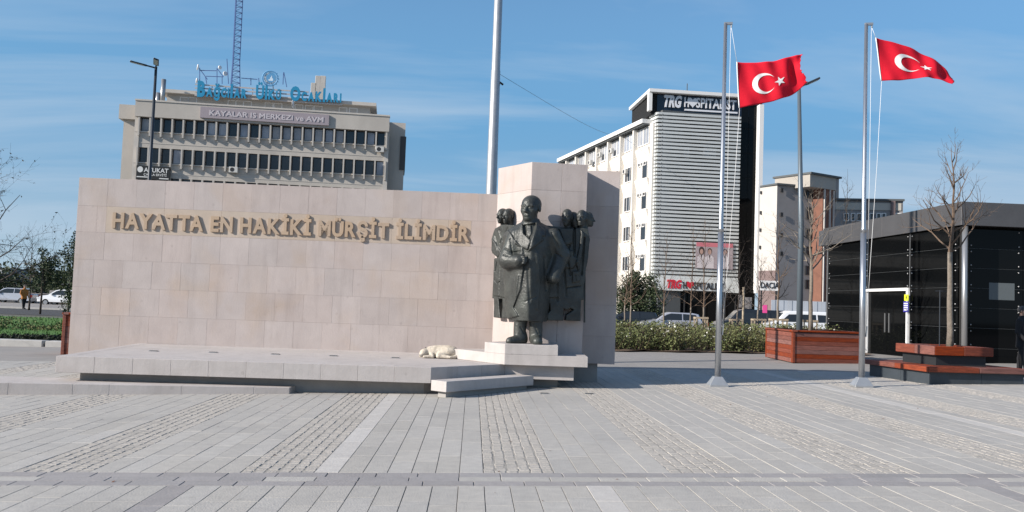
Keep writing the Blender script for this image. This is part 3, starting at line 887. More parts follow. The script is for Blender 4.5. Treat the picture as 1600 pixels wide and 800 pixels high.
# right hand closing on the coat edge: palm, four fingers, thumb
S_.u(S_.cap((-.24, -.31, 1.60), (-.155, -.345, 1.60), .062, .055), .03)
for i, (dz, ln) in enumerate(((.062, .095), (.021, .11), (-.021, .105), (-.060, .085))):
    S_.u(S_.cap((-.15, -.375, 1.60 + dz), (-.15 + ln * .6, -.40, 1.60 + dz * .95), .0225, .021), .006)
    S_.u(S_.cap((-.15 + ln * .6, -.40, 1.60 + dz * .95), (-.15 + ln, -.365, 1.60 + dz * .9), .020, .017), .006)
S_.u(S_.cap((-.19, -.34, 1.665), (-.10, -.355, 1.70), .026, .021), .01)
head(S_, (.0, -.03, 2.635), .262, math.radians(-24))
S_.d = np.maximum(S_.d, .004 - S_.z)
statue = S_.build('bronze_statue', M_bronze, None, (STX, STY, Z2))
tag(statue, 'dark bronze statue of a standing man in a long overcoat on the pedestal', 'statue')

# --- relief groups fixed to the two faces of the pier ------------------------------
def relief(name, frame, dref, outl, lo_px, hi_px, heads, bumps, lines, thick, label, extra=None):
    us = [frame.uv(px, py, dref) for px, py in (lo_px, hi_px)]
    u0, z0 = us[0][0], us[0][1]; u1, z1 = us[1][0], us[1][1]
    F_ = Field((u0 - .12, -thick - .28, z0 - .1), (u1 + .12, .03, z1 + .12), .012)
    for pts in outl:
        pp = [frame.uv(px, py, dref) for px, py in pts]
        slab = np.maximum(F_.poly(pp) + .02, np.abs(F_.y + thick / 2) - thick / 2 + .02)
        F_.u(np.maximum(slab, -9) - .02, .0)
    for pts, a in bumps: F_.raise_([frame.uv(px, py, dref) for px, py in pts], a, .010, ymax=-.02)
    for pts, a, wd in lines: F_.line([frame.uv(px, py, dref) for px, py in pts], a, wd, ymax=-.02)
    ix, iz = F_.x, F_.z
    F_.d -= (.003 * np.sin(ix * 17 + iz * 6 + np.sin(iz * 8)) * np.sin(iz * 9 - ix * 9)).astype(np.float32)
    for (px, py, r, yaw, dd) in heads:
        uu, z = frame.uv(px, py, dref)
        head(F_, (uu, -dd, z), r, yaw, False, .80)
    if extra: extra(F_, lambda px, py: frame.uv(px, py, dref))
    F_.d = np.maximum(F_.d, F_.y - .012)
    # field x -> along the face, field -y -> out of the face
    ang = math.atan2(frame.u.y, frame.u.x)
    o = F_.build(name, M_bronze, None, (frame.o.x, frame.o.y, 0), ang)
    return tag(o, label, 'relief', 'bronze relief groups on the pier')
relief('bronze_relief', LF, .12,
       [((788, 351), (776, 357), (770.5, 374), (772, 394), (778, 401), (774, 420), (772, 466), (803, 469), (812, 440), (815, 400), (806, 352)),
        ((774.5, 464), (774, 496), (784.5, 497), (783, 486), (781.5, 464)), ((787.5, 464), (788, 480), (786.5, 488), (786.5, 497), (801, 497.5), (794, 481), (793, 464))],
       (770, 500), (818, 322), [(783, 337.5, .165, math.radians(12), .085), (794.5, 338, .165, math.radians(12), .12)],
       [(((773, 372), (772, 396), (782, 402), (788, 396)), .03), (((776, 404), (774, 462), (798, 466), (804, 430), (800, 404)), .02), (((786, 398), (806, 394), (806, 404), (784, 404)), .03)],
       [(((780, 410), (778, 424)), -.03, .010), (((776, 437), (781, 443), (785, 440)), -.03, .008), (((792, 441), (800, 441.5)), -.03, .008), (((783, 360), (787, 372), (784, 380)), -.03, .012),
        (((788, 376), (797, 384)), -.03, .012), (((776, 368), (782, 390)), -.02, .014), (((796, 356), (790, 372), (796, 390)), -.02, .014), (((786, 404), (784, 464)), -.018, .012), (((771, 392), (779, 404)), -.03, .012)],
       .17, 'left bronze relief of two figures in belted coats beside the statue')
def staff(F_, uv):
    a = uv(914.5, 418); b = uv(914, 503)
    F_.u(F_.cap((a[0], -.06, a[1]), (b[0], -.06, b[1]), .02, .02), .0)
relief('bronze_relief', RF, .12,
       [((848, 352), (888, 357), (917, 356.5), (920.5, 374), (918, 402), (914, 425), (911, 448), (911, 468), (898, 472), (893, 480), (884, 484), (872, 478), (848, 470)),
        ((858, 470), (859, 485), (854, 491), (854, 500.5), (879, 501), (879, 470)), ((891, 466), (888, 480), (896, 484), (884, 492), (882.5, 501), (906, 502), (907, 466))],
       (846, 506), (922, 322), [(885.5, 340.5, .18, math.radians(-28), .16), (897, 343, .165, math.radians(30), .05), (908.5, 341, .17, math.radians(-26), .15), (918.5, 341.5, .16, math.radians(78), .04)],
       [(((872, 358), (894, 358), (893, 380), (882, 384)), .03), (((906, 360), (911, 366), (908, 395), (903, 425), (898, 412), (904, 385)), .05),
        (((880, 392), (895, 392), (901, 410), (893, 420), (876, 418)), .04), (((893, 424), (905, 424), (905, 440), (893, 442)), .03), (((860, 380), (876, 400), (872, 465), (855, 465)), .03)],
       [(((897, 358), (896, 400)), -.05, .02), (((889, 384), (884, 400), (890, 430)), -.03, .014), (((912, 372), (908, 430)), -.04, .014), (((880, 420), (884, 462)), -.025, .016),
        (((868, 400), (870, 470)), -.025, .016), (((898, 430), (899, 440)), -.02, .006), (((902, 430), (902, 440)), -.02, .006), (((884, 450), (906, 447)), -.03, .010)],
       .22, 'right bronze relief of several robed figures beside the statue', staff)

# --- dog asleep on the platform -------------------------------------------------
M_fur = mat('pale_dog_fur', (.60, .54, .45), (.46, .40, .32), rough=.95, scale=9, bump=.6, bscale=70, spec=.1, blotch=(.62, .56, .46), bamt=.6, bl_scale=4)
dp = H(687, 559.3, ZP)
dog = thing('dog', 'cream dog curled up asleep on the platform', 'dog', (dp.x, dp.y, ZP), rotz=math.radians(2))
Dg = Field((-.48, -.30, -.03), (.46, .30, .34), .011)
Dg.u(Dg.ell((.16, .04, .125), (.23, .20, .135)))                            # haunch
Dg.u(Dg.ell((-.10, .05, .115), (.22, .17, .125)), .08)                      # ribs
Dg.u(Dg.ell((.03, .10, .12), (.30, .15, .12)), .06)                         # back
Dg.u(Dg.cap((-.22, .02, .12), (-.31, -.06, .105), .085, .075), .05)         # neck
Dg.u(Dg.ell((-.325, -.09, .092), (.085, .075, .075)), .03)                  # head resting
Dg.u(Dg.cap((-.34, -.12, .075), (-.375, -.185, .045), .048, .032), .03)     # muzzle
Dg.u(Dg.cap((.10, -.05, .10), (-.02, -.16, .05), .085, .05), .04)           # thigh
Dg.u(Dg.cap((-.02, -.16, .045), (.18, -.19, .035), .042, .032), .02)        # shank
Dg.u(Dg.cap((.18, -.19, .03), (.30, -.17, .028), .032, .028), .015)         # hind paw
Dg.u(Dg.cap((-.18, -.06, .09), (-.14, -.17, .04), .06, .038), .03)          # foreleg
Dg.u(Dg.cap((-.14, -.17, .036), (-.30, -.20, .03), .035, .028), .015)       # forepaw under the chin
Dg.u(Dg.cap((.36, .04, .08), (.34, -.12, .045), .045, .038), .03)           # tail root
Dg.u(Dg.cap((.34, -.12, .045), (.22, -.215, .035), .038, .022), .02)
for sx in (0, 1):
    Dg.u(Dg.cap((-.30 + .02 * sx, -.055 + .05 * sx - .01, .15), (-.285 + .02 * sx, -.035 + .05 * sx, .20 - .02 * sx), .03, .012), .015)
Dg.d -= (.003 * np.sin(Dg.x * 40 + Dg.z * 50) * np.sin(Dg.y * 50 - Dg.x * 20)).astype(np.float32)
Dg.d = np.maximum(Dg.d, .004 - Dg.z)
Dg.build('body', M_fur, dog)
m = MB(); m.lathe([(.004, -.012), (.017, -.006), (.017, .006), (.006, .012)], (-.385, -.203, .052), 8, 'y'); m.build('nose', M_blk, dog, True, False)
M_ear = mat('dark_ear_fur', (.10, .075, .055), None, rough=.95)
m = MB(); m.add([(-.325, -.085, .165), (-.285, -.06, .165), (-.287, -.045, .222), (-.30, -.055, .16)], [(0, 1, 2), (0, 2, 3), (1, 3, 2), (0, 3, 1)]); m.build('ear', M_ear, dog, False, False)
# ------------------------------------------------------------------ flag poles, flags, lamps, planters, bench
M_alu = mat('anodised_aluminium', (.47, .485, .50), (.42, .43, .45), rough=.33, scale=8, metal=.85)
M_galv = mat('galvanised_steel', (.42, .43, .44), (.36, .37, .38), rough=.45, scale=6, metal=.6)
M_rope = mat('white_rope', (.75, .75, .74), None, rough=.9)
M_flag = mat('red_flag_cloth', (.62, .012, .03), (.56, .010, .026), rough=.75, scale=20, spec=.15)
_b = M_flag.node_tree.nodes.get('Principled BSDF')
M_fwhite = mat('white_flag_cloth', (.80, .78, .76), None, rough=.75, spec=.15)

def flagpole(px, py, top_py, label, dirs):
    p = G(px, py); X, Y, Z = p.x, p.y, p.z
    t = thing('flagpole', label, 'flagpole', (X, Y, Z), 'slim flagpoles on the plaza')
    # top height from the photograph at this distance
    Zt = P(px + 12, top_py, Y).z
    hgt = Zt - Z
    m = MB(); m.add([(-.19, -.16, 0), (.19, -.16, 0), (.19, .16, 0), (-.19, .16, 0), (-.19, -.16, .035), (.19, -.16, .035), (.19, .16, .035), (-.19, .16, .035),
                     (-.085, -.08, .20), (.085, -.08, .20), (.085, .08, .20), (-.085, .08, .20)],
                    [(0, 1, 5, 4), (1, 2, 6, 5), (2, 3, 7, 6), (3, 0, 4, 7), (4, 5, 9, 8), (5, 6, 10, 9), (6, 7, 11, 10), (7, 4, 8, 11), (8, 9, 10, 11)])
    m.build('base_cover', M_galv, t, world=False, bevel=.006)
    m = MB(); m.tube([(0, 0, .15), (0, 0, hgt * .42)], [.062, .057], 20); m.build('lower_tube', M_alu, t, True, False)
    m = MB(); m.tube([(0, 0, hgt * .42), (0, 0, hgt * .43), (0, 0, hgt * .435), (0, 0, hgt)], [.059, .052, .046, .036], 20); m.build('upper_tube', M_alu, t, True, False)
    a = m = MB(); m.bar((-.03, 0, hgt + .0), (.14, 0, hgt + .01), .05, .05); m.tube([(.12, 0, hgt - .07), (.12, 0, hgt - .005)], .018, 8); m.build('truck_arm', M_galv, t, False, False)
    return t, X, Y, Z, hgt
fp1, F1x, F1y, F1z, F1h = flagpole(1121, 603.5, 37, 'slim flagpole standing nearer the statue, left of the pair', 1)
fp2, F2x, F2y, F2z, F2h = flagpole(1346, 604.5, 38, 'slim flagpole standing before the glass kiosk, right of the pair', 1)
def rope(parent, pts, r=.0042, name='halyard'):
    m = MB(); m.tube(pts, r, 5); m.build(name, M_rope, parent, True, True)
def catm(P0, P1, P2, P3, t):
    return .5 * ((2 * P1) + (P2 - P0) * t + (2 * P0 - 5 * P1 + 4 * P2 - P3) * t * t + (3 * P1 - P0 - 3 * P2 + P3) * t ** 3)
def interp(arr, u):
    n = len(arr) - 1; x = clampf(u, 0, 1) * n; i = min(int(x), n - 1); t = x - i
    g = lambda k: arr[clampf(k, 0, n)]
    a0 = g(i - 1) if i > 0 else g(0) * 2 - g(1); a3 = g(i + 2) if i + 2 <= n else g(n) * 2 - g(n - 1)
    return catm(a0, g(i), g(i + 1), a3, t)
def flag(rows, Y, depth, label, pole, ragged=0.0):
    grid = [[P(px, py, Y + dd) for (px, py), dd in zip(r, dr)] for r, dr in zip(rows, depth)]
    def S(u, v):
        col = [interp(r, u) for r in grid]
        p = interp(col, v)
        amp = .012 + .035 * u
        p = p + Vector((0, 1, 0)) * (amp * math.sin(u * 15 + v * 2.4) + amp * .6 * math.sin(u * 27 - v * 5))
        return p
    def nrm(u, v):
        e = .01
        return (S(u + e, v) - S(u - e, v)).cross(S(u, v + e) - S(u, v - e)).normalized()
    o0 = S(0, 0)
    t = thing('flag', label, 'flag', tuple(S(0, 1)), 'red flags on the slim flagpoles')
    m = MB(); nu, nv = 44, 26
    for j in range(nv + 1):
        for i in range(nu + 1):
            u, v = i / nu, j / nv
            if i == nu: u = 1 - ragged * .035 * abs(math.sin(v * 19) * math.sin(v * 7 + 1))
            m.v.append(tuple(S(u, v)))
    for j in range(nv):
        for i in range(nu):
            a = j * (nu + 1) + i; m.f.append((a, a + nu + 1, a + nu + 2, a + 1))
    o = m.build('cloth', M_flag, t, True)
    so = o.modifiers.new('thickness', 'SOLIDIFY'); so.thickness = .004
    # emblem on both sides: crescent (r .25 of the height) and star
    asp = 1.5
    def emblem(name, outline_tris):
        for side in (1, -1):
            mm = MB(); vs, fs = outline_tris
            mm.add([S(x / asp, y) + nrm(x / asp, y) * (.007 * side) for x, y in vs], fs if side == 1 else [f[::-1] for f in fs])
            mm.build(name, M_fwhite, t, True)
    c0, r0, c1, r1 = (.54, .5), .25, (.60, .5), .20
    n = 40; vs = []; fs = []
    # crescent between the two circles, cut where they meet
    dx = c1[0] - c0[0]; xi = (r0 * r0 - r1 * r1 + dx * dx) / (2 * dx); yi = math.sqrt(max(0, r0 * r0 - xi * xi))
    a0 = math.atan2(yi, xi); b0 = math.atan2(yi, xi - dx)
    for i in range(n + 1):
        s = i / n; A = a0 + (2 * math.pi - 2 * a0) * s; Bq = b0 + (2 * math.pi - 2 * b0) * s
        o_ = (c0[0] + r0 * math.cos(A), c0[1] + r0 * math.sin(A)); i_ = (c1[0] + r1 * math.cos(Bq), c1[1] + r1 * math.sin(Bq))
        vs += [o_, ((o_[0] + i_[0]) / 2, (o_[1] + i_[1]) / 2), i_]
        if i: k = 3 * i; fs += [(k - 3, k - 2, k + 1, k), (k - 2, k - 1, k + 2, k + 1)]
    emblem('crescent', (vs, fs))
    sc, sr = (.885, .5), .125
    vs = [sc]; fs = []
    for i in range(10):
        A = math.pi + i * math.pi / 5; r = sr if i % 2 == 0 else sr * .40
        vs.append((sc[0] + r * math.cos(A), sc[1] + r * math.sin(A)))
    fs = [(0, 1 + i, 1 + (i + 1) % 10) for i in range(10)]
    emblem('star', (vs, fs))
    mm = MB(); mm.tube([S(0, v / 12) + Vector((-.008, 0, 0)) for v in range(13)], .012, 6); mm.build('hoist_band', M_rope, t, True)
    return S
D0 = ((0, .03, -.02, .05, -.02), (0, .02, -.04, .06, .0), (0, .0, -.05, .04, .03), (0, .01, -.02, .06, .05))
S1 = flag((((1152, 97), (1180, 98), (1208, 95), (1234, 89), (1256, 83)), ((1153, 121), (1181, 121), (1209, 118), (1233, 112), (1251, 103)),
           ((1154.5, 145), (1182, 143), (1210, 139), (1235, 132), (1255, 116)), ((1156, 168.5), (1184, 163), (1212, 157), (1240, 147), (1262, 128))),
          F1y - .02, D0, 'red flag with crescent and star, frayed edge, on the left flagpole', fp1, 1.0)
D1 = ((0, .06, .1, .16, .22), (0, .03, .05, .10, .15), (0, .0, .0, .02, .08), (0, -.03, -.05, -.06, .02))
S2 = flag((((1369, 59), (1402, 68), (1437, 81), (1468, 100), (1491, 122)), ((1372, 81), (1404, 87), (1437, 97), (1466, 109), (1491, 126)),
           ((1375, 104), (1405, 106), (1436, 110), (1464, 116), (1489, 129)), ((1378, 126), (1405, 125.5), (1435, 122), (1463, 122), (1487, 132))),
          F2y - .02, D1, 'red flag with crescent and star sloping down to its tip, on the right flagpole', fp2, 0.3)
for fp, FX, FY, FZ, FH, S in ((fp1, F1x, F1y, F1z, F1h, S1), (fp2, F2x, F2y, F2z, F2h, S2)):
    top = Vector((FX + .12, FY, FZ + FH - .07))
    rope(fp, [top, S(0, 0) + Vector((-.008, 0, 0))])
    end = Vector((FX + .075, FY - .01, FZ + 1.15)); lo = S(0, 1)
    rope(fp, [lo, lo.lerp(end, .33) + Vector((.01, 0, -.05)), lo.lerp(end, .66) + Vector((.0, 0, -.05)), end])
    rope(fp, [top + Vector((-.01, 0, 0)), top.lerp(end, .5) + Vector((.012, 0, 0)), end + Vector((.0, 0, .05))])
    m = MB(); m.bar((FX + .07, FY - .02, FZ + 1.04), (FX + .09, FY - .02, FZ + 1.26), .02, .03); m.build('cleat', M_galv, fp)

# tall flagpole behind the wall
p = P(767.5, 300, 23.5); zt = 26.0
tp = thing('tall_flagpole', 'very tall grey steel pole rising behind the wall beside the pier', 'flagpole', (p.x, p.y, 0))
m = MB(); m.tube([(p.x, p.y, -.2), (p.x, p.y, 4.5), (p.x, p.y, 8.0), (p.x, p.y, 8.02), (p.x, p.y, 14), (p.x, p.y, zt)], [.17, .145, .128, .118, .108, .06], 28); m.build('pole', M_galv, tp, True)
m = MB(); m.lathe([(.30, -.1), (.30, .03), (.19, .06)], (p.x, p.y, 0), 24); m.build('base_plate', M_galv, tp)
m = MB(); m.bar((p.x + .10, p.y, 7.7), (p.x + .22, p.y, 7.62), .03, .05); m.build('bracket', M_blk, tp)
_ca = P(781, 116, 23.5); _cb = P(975, 214, 98)
cab = [(_ca.lerp(_cb, i / 16)) + Vector((0, 0, -.45 * math.sin(math.pi * i / 16))) for i in range(17)]
m = MB(); m.tube(cab, [.005 + .012 * i / 16 for i in range(17)], 5); o = m.build('cable', M_blk, None, True, origin=tuple(_ca)); tag(o, 'thin dark cable strung from the tall pole to the white building', 'cable')

# street lamps
M_lamp = mat('dark_grey_lamp_paint', (.035, .042, .052), None, rough=.45, metal=.2)
M_lampg = mat('lamp_lens', (.55, .55, .52), None, rough=.25)
Yl = 33.0
pb = P(233.5, 278, Yl); pt = P(235, 104, Yl)
lamp = thing('street_lamp', 'dark double-armed street lamp behind the left part of the wall', 'street lamp', (pb.x, pb.y, -.3), 'street lamps')
m = MB(); m.tube([(pb.x, Yl, -.3), (pb.x, Yl, pt.z)], [.085, .05], 12); m.build('pole', M_lamp, lamp, True)
def lamp_head(parent, a, b, w=.2, th=.06, up=(0, 0, 1)):
    d = (b - a).normalized()
    m = MB(); m.bar(a, a.lerp(b, .35), .05, .05); m.build('arm', M_lamp, parent)
    m = MB(); m.bar(a.lerp(b, .35), b, w, th, up); hd = m.build('lamp_head', M_lamp, parent, bevel=.015)
    x = d.cross(Vector(up)).normalized(); y = x.cross(d).normalized()
    m = MB(); m.bar(a.lerp(b, .45) - y * (th / 2 + .004), a.lerp(b, .95) - y * (th / 2 + .004), w * .75, .012, up); m.build('lens', M_lampg, hd)
a = Vector((pb.x, Yl, pt.z - .05))
lamp_head(lamp, a, P(203, 95.5, Yl - .4), .16, .05)
lamp_head(lamp, a, P(244, 92, Yl - 1.0), .20, .05, (.3, 0, 1))
Yl = 27.5
M_lamp2 = mat('slate_grey_lamp_paint', (.10, .125, .145), None, rough=.4, metal=.2)
pb = P(1249, 512, Yl); pt = P(1248.5, 135, Yl)
lamp2 = thing('street_lamp', 'tall dark grey street lamp behind the red planter', 'street lamp', (pb.x, pb.y, gz(pb.x, pb.y)), 'street lamps')
m = MB(); m.tube([(pb.x, Yl, gz(pb.x, Yl)), (pb.x, Yl, 4.4), (pt.x, Yl, pt.z)], [.105, .085, .055], 14); m.build('pole', M_lamp2, lamp2, True)
lamp_head(lamp2, Vector((pt.x, Yl, pt.z - .03)), P(1280, 122.5, Yl), .22, .06)
m = MB(); m.lathe([(.17, 0), (.17, .05), (.11, .08)], (pb.x, Yl, gz(pb.x, Yl)), 16); m.build('base_plate', M_lamp, lamp2)

# timber planters
M_wood = mat('red_stained_timber', (.25, .066, .036), (.13, .034, .02), rough=.6, scale=2.6, bump=.35, bscale=14, tint=.13, stretch=(1.5, 1.5, 14), spec=.35)
M_wood2 = mat('dark_red_timber', (.13, .034, .02), (.10, .026, .016), rough=.5, scale=3.2, bump=.25, bscale=18, tint=.06, stretch=(1.5, 1.5, 14), spec=.35)
M_soil = mat('soil', (.10, .065, .045), (.14, .10, .07), rough=.95, scale=12, bump=.6)
def planter(c, a, b, h, label, n_boards=7):
    """c = near corner, a = left end of the left side, b = right end of the right side (x, y)"""
    c, a, b = Vector(c), Vector(a), Vector(b); d = a + (b - c)
    z0 = min(gz(q.x, q.y) for q in (a, b, c, d)) - .01
    t = thing('planter', label, 'planter', (c.x, c.y, z0))
    cx = (c + d) / 2
    m = MB(); m.prism([tuple(cx + (q - cx) * .975) for q in (c, b, d, a)], z0, z0 + h - .06); m.build('inner_box', M_wood2, t)
    for (p, q_) in ((a, c), (c, b), (b, d), (d, a)):
        F = Frame(tuple(p), tuple(q_)); bh = (h - .07) / n_boards
        for k in range(n_boards):
            m = MB(); F.cbox(m, .045, F.L - .045, z0 + k * bh + .003, z0 + (k + 1) * bh - .003, -.03, .0, .004); m.build('board', M_wood, t)
        for u0 in (0.0, F.L - .075):
            m = MB(); F.cbox(m, u0 + .0007, u0 + .0743, z0, z0 + h - .055, -.05, .018, .004); m.build('corner_post', M_wood, t)
        m = MB(); F.cbox(m, -.035, F.L + .035, z0 + h - .055 + .0006 * len(t.children) % .004, z0 + h - .001 * (len(t.children) % 4), -.14, .035, .005); m.build('rim', M_wood, t)
    m = MB(); m.prism([tuple(cx + (q - cx) * .94) for q in (c, b, d, a)], z0 + h - .06, z0 + h - .035); m.build('soil', M_soil, t)
    return t, cx, z0
pc_ = G(1238, 566); pa_ = G(1196.5, 557)
pa2 = Vector((pa_.x, pa_.y)); pc2 = Vector((pc_.x, pc_.y))
dvec = (pc2 - pa2).normalized()
pb2 = Vector(q2(G(1345, 566.5)))
hP = P(1238, 515, pc2.y).z - gz(pc2.x, pc2.y)
planter_o, plc, plz = planter(pc2, pa2, pb2, hP, 'red timber box planter between the two flagpoles')
# part of a second planter seen past the wall's left end
qa = P(97, 553, 25.0)
planter_l, _c2, _z2 = planter((qa.x + .28, 24.4), (qa.x, 26.2), (qa.x + 2.2, 24.7), 1.18, 'red timber planter showing behind the wall at its left end')

# octagonal bench with a timber seat around a raised tree planter
M_slate = mat('slate_blue_steel', (.045, .055, .065), (.035, .043, .05), rough=.5, scale=4)
M_charc = mat('charcoal_steel', (.02, .022, .024), None, rough=.5)
bc = G(1452, 600.5); bl_ = G(1382, 589.5)
BZ = gz(bc.x, bc.y)
V0 = Vector(q2(bc))
ba = math.radians(9.0); bu = Vector((math.cos(ba), math.sin(ba))); bv = Vector((-math.sin(ba), math.cos(ba)))
BL = 2.30
bench = thing('tree_bench', 'square timber-topped bench around the raised planter of a bare tree', 'bench', (V0.x + 1.1, V0.y + 1.2, BZ))
sq = [V0, V0 + bu * BL, V0 + bu * BL + bv * BL, V0 + bv * BL]
octc = sum(sq, Vector((0, 0))) / 4
def ring_scale(s): return [octc + (p - octc) * s for p in sq]
SEAT = P(1447, 573, V0.y - .10).z - BZ
UP = P(1461, 541, (octc + (V0 - octc) * .64).y).z - BZ
for k in range(4):
    p, q_ = sq[k], sq[(k + 1) % 4]
    F = Frame(tuple(p), tuple(q_))
    for a_, b_ in ((0.003, F.L * .55 - .004), (F.L * .55 + .004, F.L - .003)):
        m = MB(); F.box(m, a_, b_, BZ - .05, BZ + SEAT - .11, -.05, 0); m.build('base_panel', M_slate, bench)
def seat_ring(r_out, r_in, z0, z1, material, name, split=2):
    po, pi = ring_scale(r_out), ring_scale(r_in)
    for k in range(4):
        a0, a1, b0, b1 = po[k], po[(k + 1) % 4], pi[k], pi[(k + 1) % 4]
        for s in range(split):
            e = .004 / (a1 - a0).length
            f0, f1 = s / split + e, (s + 1) / split - e
            m = MB(); m.prism([tuple(a0.lerp(a1, f0)), tuple(a0.lerp(a1, f1)), tuple(b0.lerp(b1, f1)), tuple(b0.lerp(b1, f0))], z0, z1); m.build(name, material, bench, bevel=.008)
m = MB(); m.prism([tuple(p) for p in ring_scale(.97)], BZ - .05, BZ + SEAT - .12); m.build('base_core', M_charc, bench)
seat_ring(1.08, .55, BZ + SEAT - .115, BZ + SEAT, M_wood, 'seat_board')
m = MB(); m.prism([tuple(p) for p in ring_scale(.54)], BZ + SEAT - .12, BZ + UP - .17); m.build('upper_base', M_charc, bench)
seat_ring(.64, .42, BZ + UP - .20, BZ + UP, M_wood, 'rim_board')
m = MB(); m.prism([tuple(p) for p in ring_scale(.45)], BZ + SEAT, BZ + UP - .05); m.build('soil', M_soil, bench)
print('BENCH', SEAT, UP, octc)
# ------------------------------------------------------------------ glass kiosk at the right
M_glassd = mat('black_glass', (.004, .0045, .005), None, rough=.04, spec=.13)
M_fascia = mat('grey_metal_fascia', (.105, .102, .104), (.09, .088, .09), rough=.45, scale=1.5, metal=.35, tint=.03)
M_silver = mat('silver_trim', (.36, .36, .36), None, rough=.35, metal=.7)
M_seam = mat('dull_seam', (.13, .135, .135), None, rough=.5, metal=.4)
M_whitef = mat('white_painted_metal', (.75, .75, .74), None, rough=.4)
M_inside = mat('dark_interior', (.01, .01, .01), None, rough=.9)
KC = Vector((14.06, 27.0)); KL = Vector((13.38, 37.1)); KR = Vector((22.5, 27.35))
KH = 5.33
kz = gz(14, 30) - .02
FA = .74                       # fascia height
kiosk = thing('kiosk', 'low flat-roofed kiosk of black glass panels with a grey metal fascia', 'kiosk', (KC.x, KC.y, kz))
KF = Frame(tuple(KL), tuple(KC)); KG = Frame(tuple(KC), tuple(KR))
inset_k = .12
WFk = Frame(tuple(KL + KF.u * .25 - KF.n * inset_k), tuple(KC - KF.n * inset_k + KF.u * (-.02)))
WGk = Frame(tuple(KC - KG.n * .55 + Vector((.05, 0))), tuple(KR - KG.n * .55))
m = MB(); m.prism([tuple(WFk.pt(0, 0, -.12).xy), tuple(WFk.pt(WFk.L, 0, -.12).xy), tuple(WGk.pt(.05, 0, -.12).xy), tuple(WGk.pt(WGk.L, 0, -.12).xy), (22.5, 37.6)], kz - .3, KH - .3)
m.build('inner_wall', M_inside, kiosk)
m = MB(); m.prism([tuple(KL - KF.n * .03), tuple(KC + Vector((.03, .03))), tuple(KR + Vector((0, .03))), (22.6, 38.2), (13.5, 38.0)], KH - FA + .04, KH - .05); m.build('roof', M_fascia, kiosk)
# fascia panels
def fascia(F, cuts):
    for a, b in zip(cuts[:-1], cuts[1:]):
        m = MB(); F.cbox(m, a + .006, b - .006, KH - FA, KH, -.06, 0, .004); m.build('fascia_panel', M_fascia, kiosk)
c1 = KF.uv(1330, 370)[0]
fascia(KF, [0, c1, c1 + (KF.L - c1) * .33, c1 + (KF.L - c1) * .66, KF.L])
fascia(KG, [0, 2.9, 5.8, KG.L])
# glass panel rows
rows_px = [(1505, 385.6), (1505, 416.5), (1505, 448.6)]
zs = [WFk.uv(*p)[1] for p in rows_px]; st = (zs[0] - zs[2]) / 2
zr_ = [KH - FA - .02]
z = zs[0]
while z > kz: zr_.append(z); z -= st
zr_.append(kz - .1)
d_u0 = WFk.uv(1352, 500)[0]; d_u1 = WFk.uv(1420, 500)[0]
door_top = WFk.uv(1386, 455)[1]
cols_f = [0, d_u0 - .04, d_u1 + .04, WFk.uv(1497, 450)[0]]
ME_bolt = MB().lathe([(.0, -.03), (.026, -.03), (.026, .0), (.016, .012), (.0, .014)], (0, 0, 0), 10, 'y').mesh('glass_bolt', M_silver, True)
def bolt(F, u, z):
    p = F.pt(u, z, .012); base = wloc(kiosk)
    o = piece('glass_bolt', ME_bolt, kiosk, (p.x - base[0], p.y - base[1], p.z - base[2]), (1, -1, 1), (0, 0, math.atan2(F.u.y, F.u.x)))
def glazing(F, cols, rows, skip=None, bolts=True):
    for a, b in zip(cols[:-1], cols[1:]):
        for z1, z0 in zip(rows[:-1], rows[1:]):
            if skip and skip(a, b, z0, z1): continue
            if skip and a < d_u1 and b > d_u0 and z0 < door_top: z0 = door_top + .09
            if z1 - z0 < .05: continue
            m = MB(); F.cbox(m, a + .006, b - .006, z0 + .008, z1 - .008, -.02, 0, .003); m.build('glass_panel', M_glassd, kiosk)
            m = MB(); F.box(m, a, b, z0 - .003, z0 + .003, -.02, .002); m.build('seam', M_seam, kiosk)
            if bolts:
                for u in (a + .14, b - .14):
                    for z in (z0 + .1, z1 - .1): bolt(F, u, z)
glazing(WFk, cols_f, zr_, lambda a, b, z0, z1: a < d_u1 - .1 and b > d_u0 + .1 and z1 < door_top + .1)
glazing(WGk, [.45, 2.3, 4.15, 6.0, WGk.L], zr_, None)
m = MB(); WGk.box(m, .0, .44, kz - .1, KH - FA, -.02, -.004); m.build('corner_glass', M_glassd, kiosk)
for u in cols_f[1:3]:
    m = MB(); WFk.box(m, u - .014, u + .014, door_top, KH - FA, -.02, .008); m.build('seam', M_silver, kiosk)
# corner post and edge posts
pk = P(1507, 500, KC.y + .12)
m = MB(); m.tube([(pk.x, pk.y, kz - .2), (pk.x, pk.y, KH - FA)], .09, 16); m.build('post', M_silver, kiosk, True)
m = MB(); WFk.box(m, -.07, 0, kz - .2, KH - FA, -.05, .03); m.build('post', M_silver, kiosk)
# doorway with its white frame
dr = MB(); WFk.box(dr, d_u0 - .005, d_u0 + .10, kz - .1, door_top + .10, -.1, .06); WFk.box(dr, d_u1 - .10, d_u1 + .005, kz - .1, door_top + .0999, -.1, .0601); WFk.box(dr, d_u0 + .10, d_u1 - .10, door_top, door_top + .10, -.1, .0595)
dro = dr.build('door_frame', M_whitef, kiosk)
dm = (d_u0 + d_u1) / 2
for a, b in ((d_u0 + .10, dm - .01), (dm + .01, d_u1 - .10)):
    m = MB(); WFk.box(m, a, b, kz - .1, door_top, -.075, -.055); dl_ = m.build('door_leaf', M_glassd, kiosk)
    m = MB(); WFk.box(m, b - .16 if a < dm - .5 else a + .12, b - .12 if a < dm - .5 else a + .16, kz + .8, kz + 1.5, -.054, -.02); m.build('handle', M_silver, dl_)
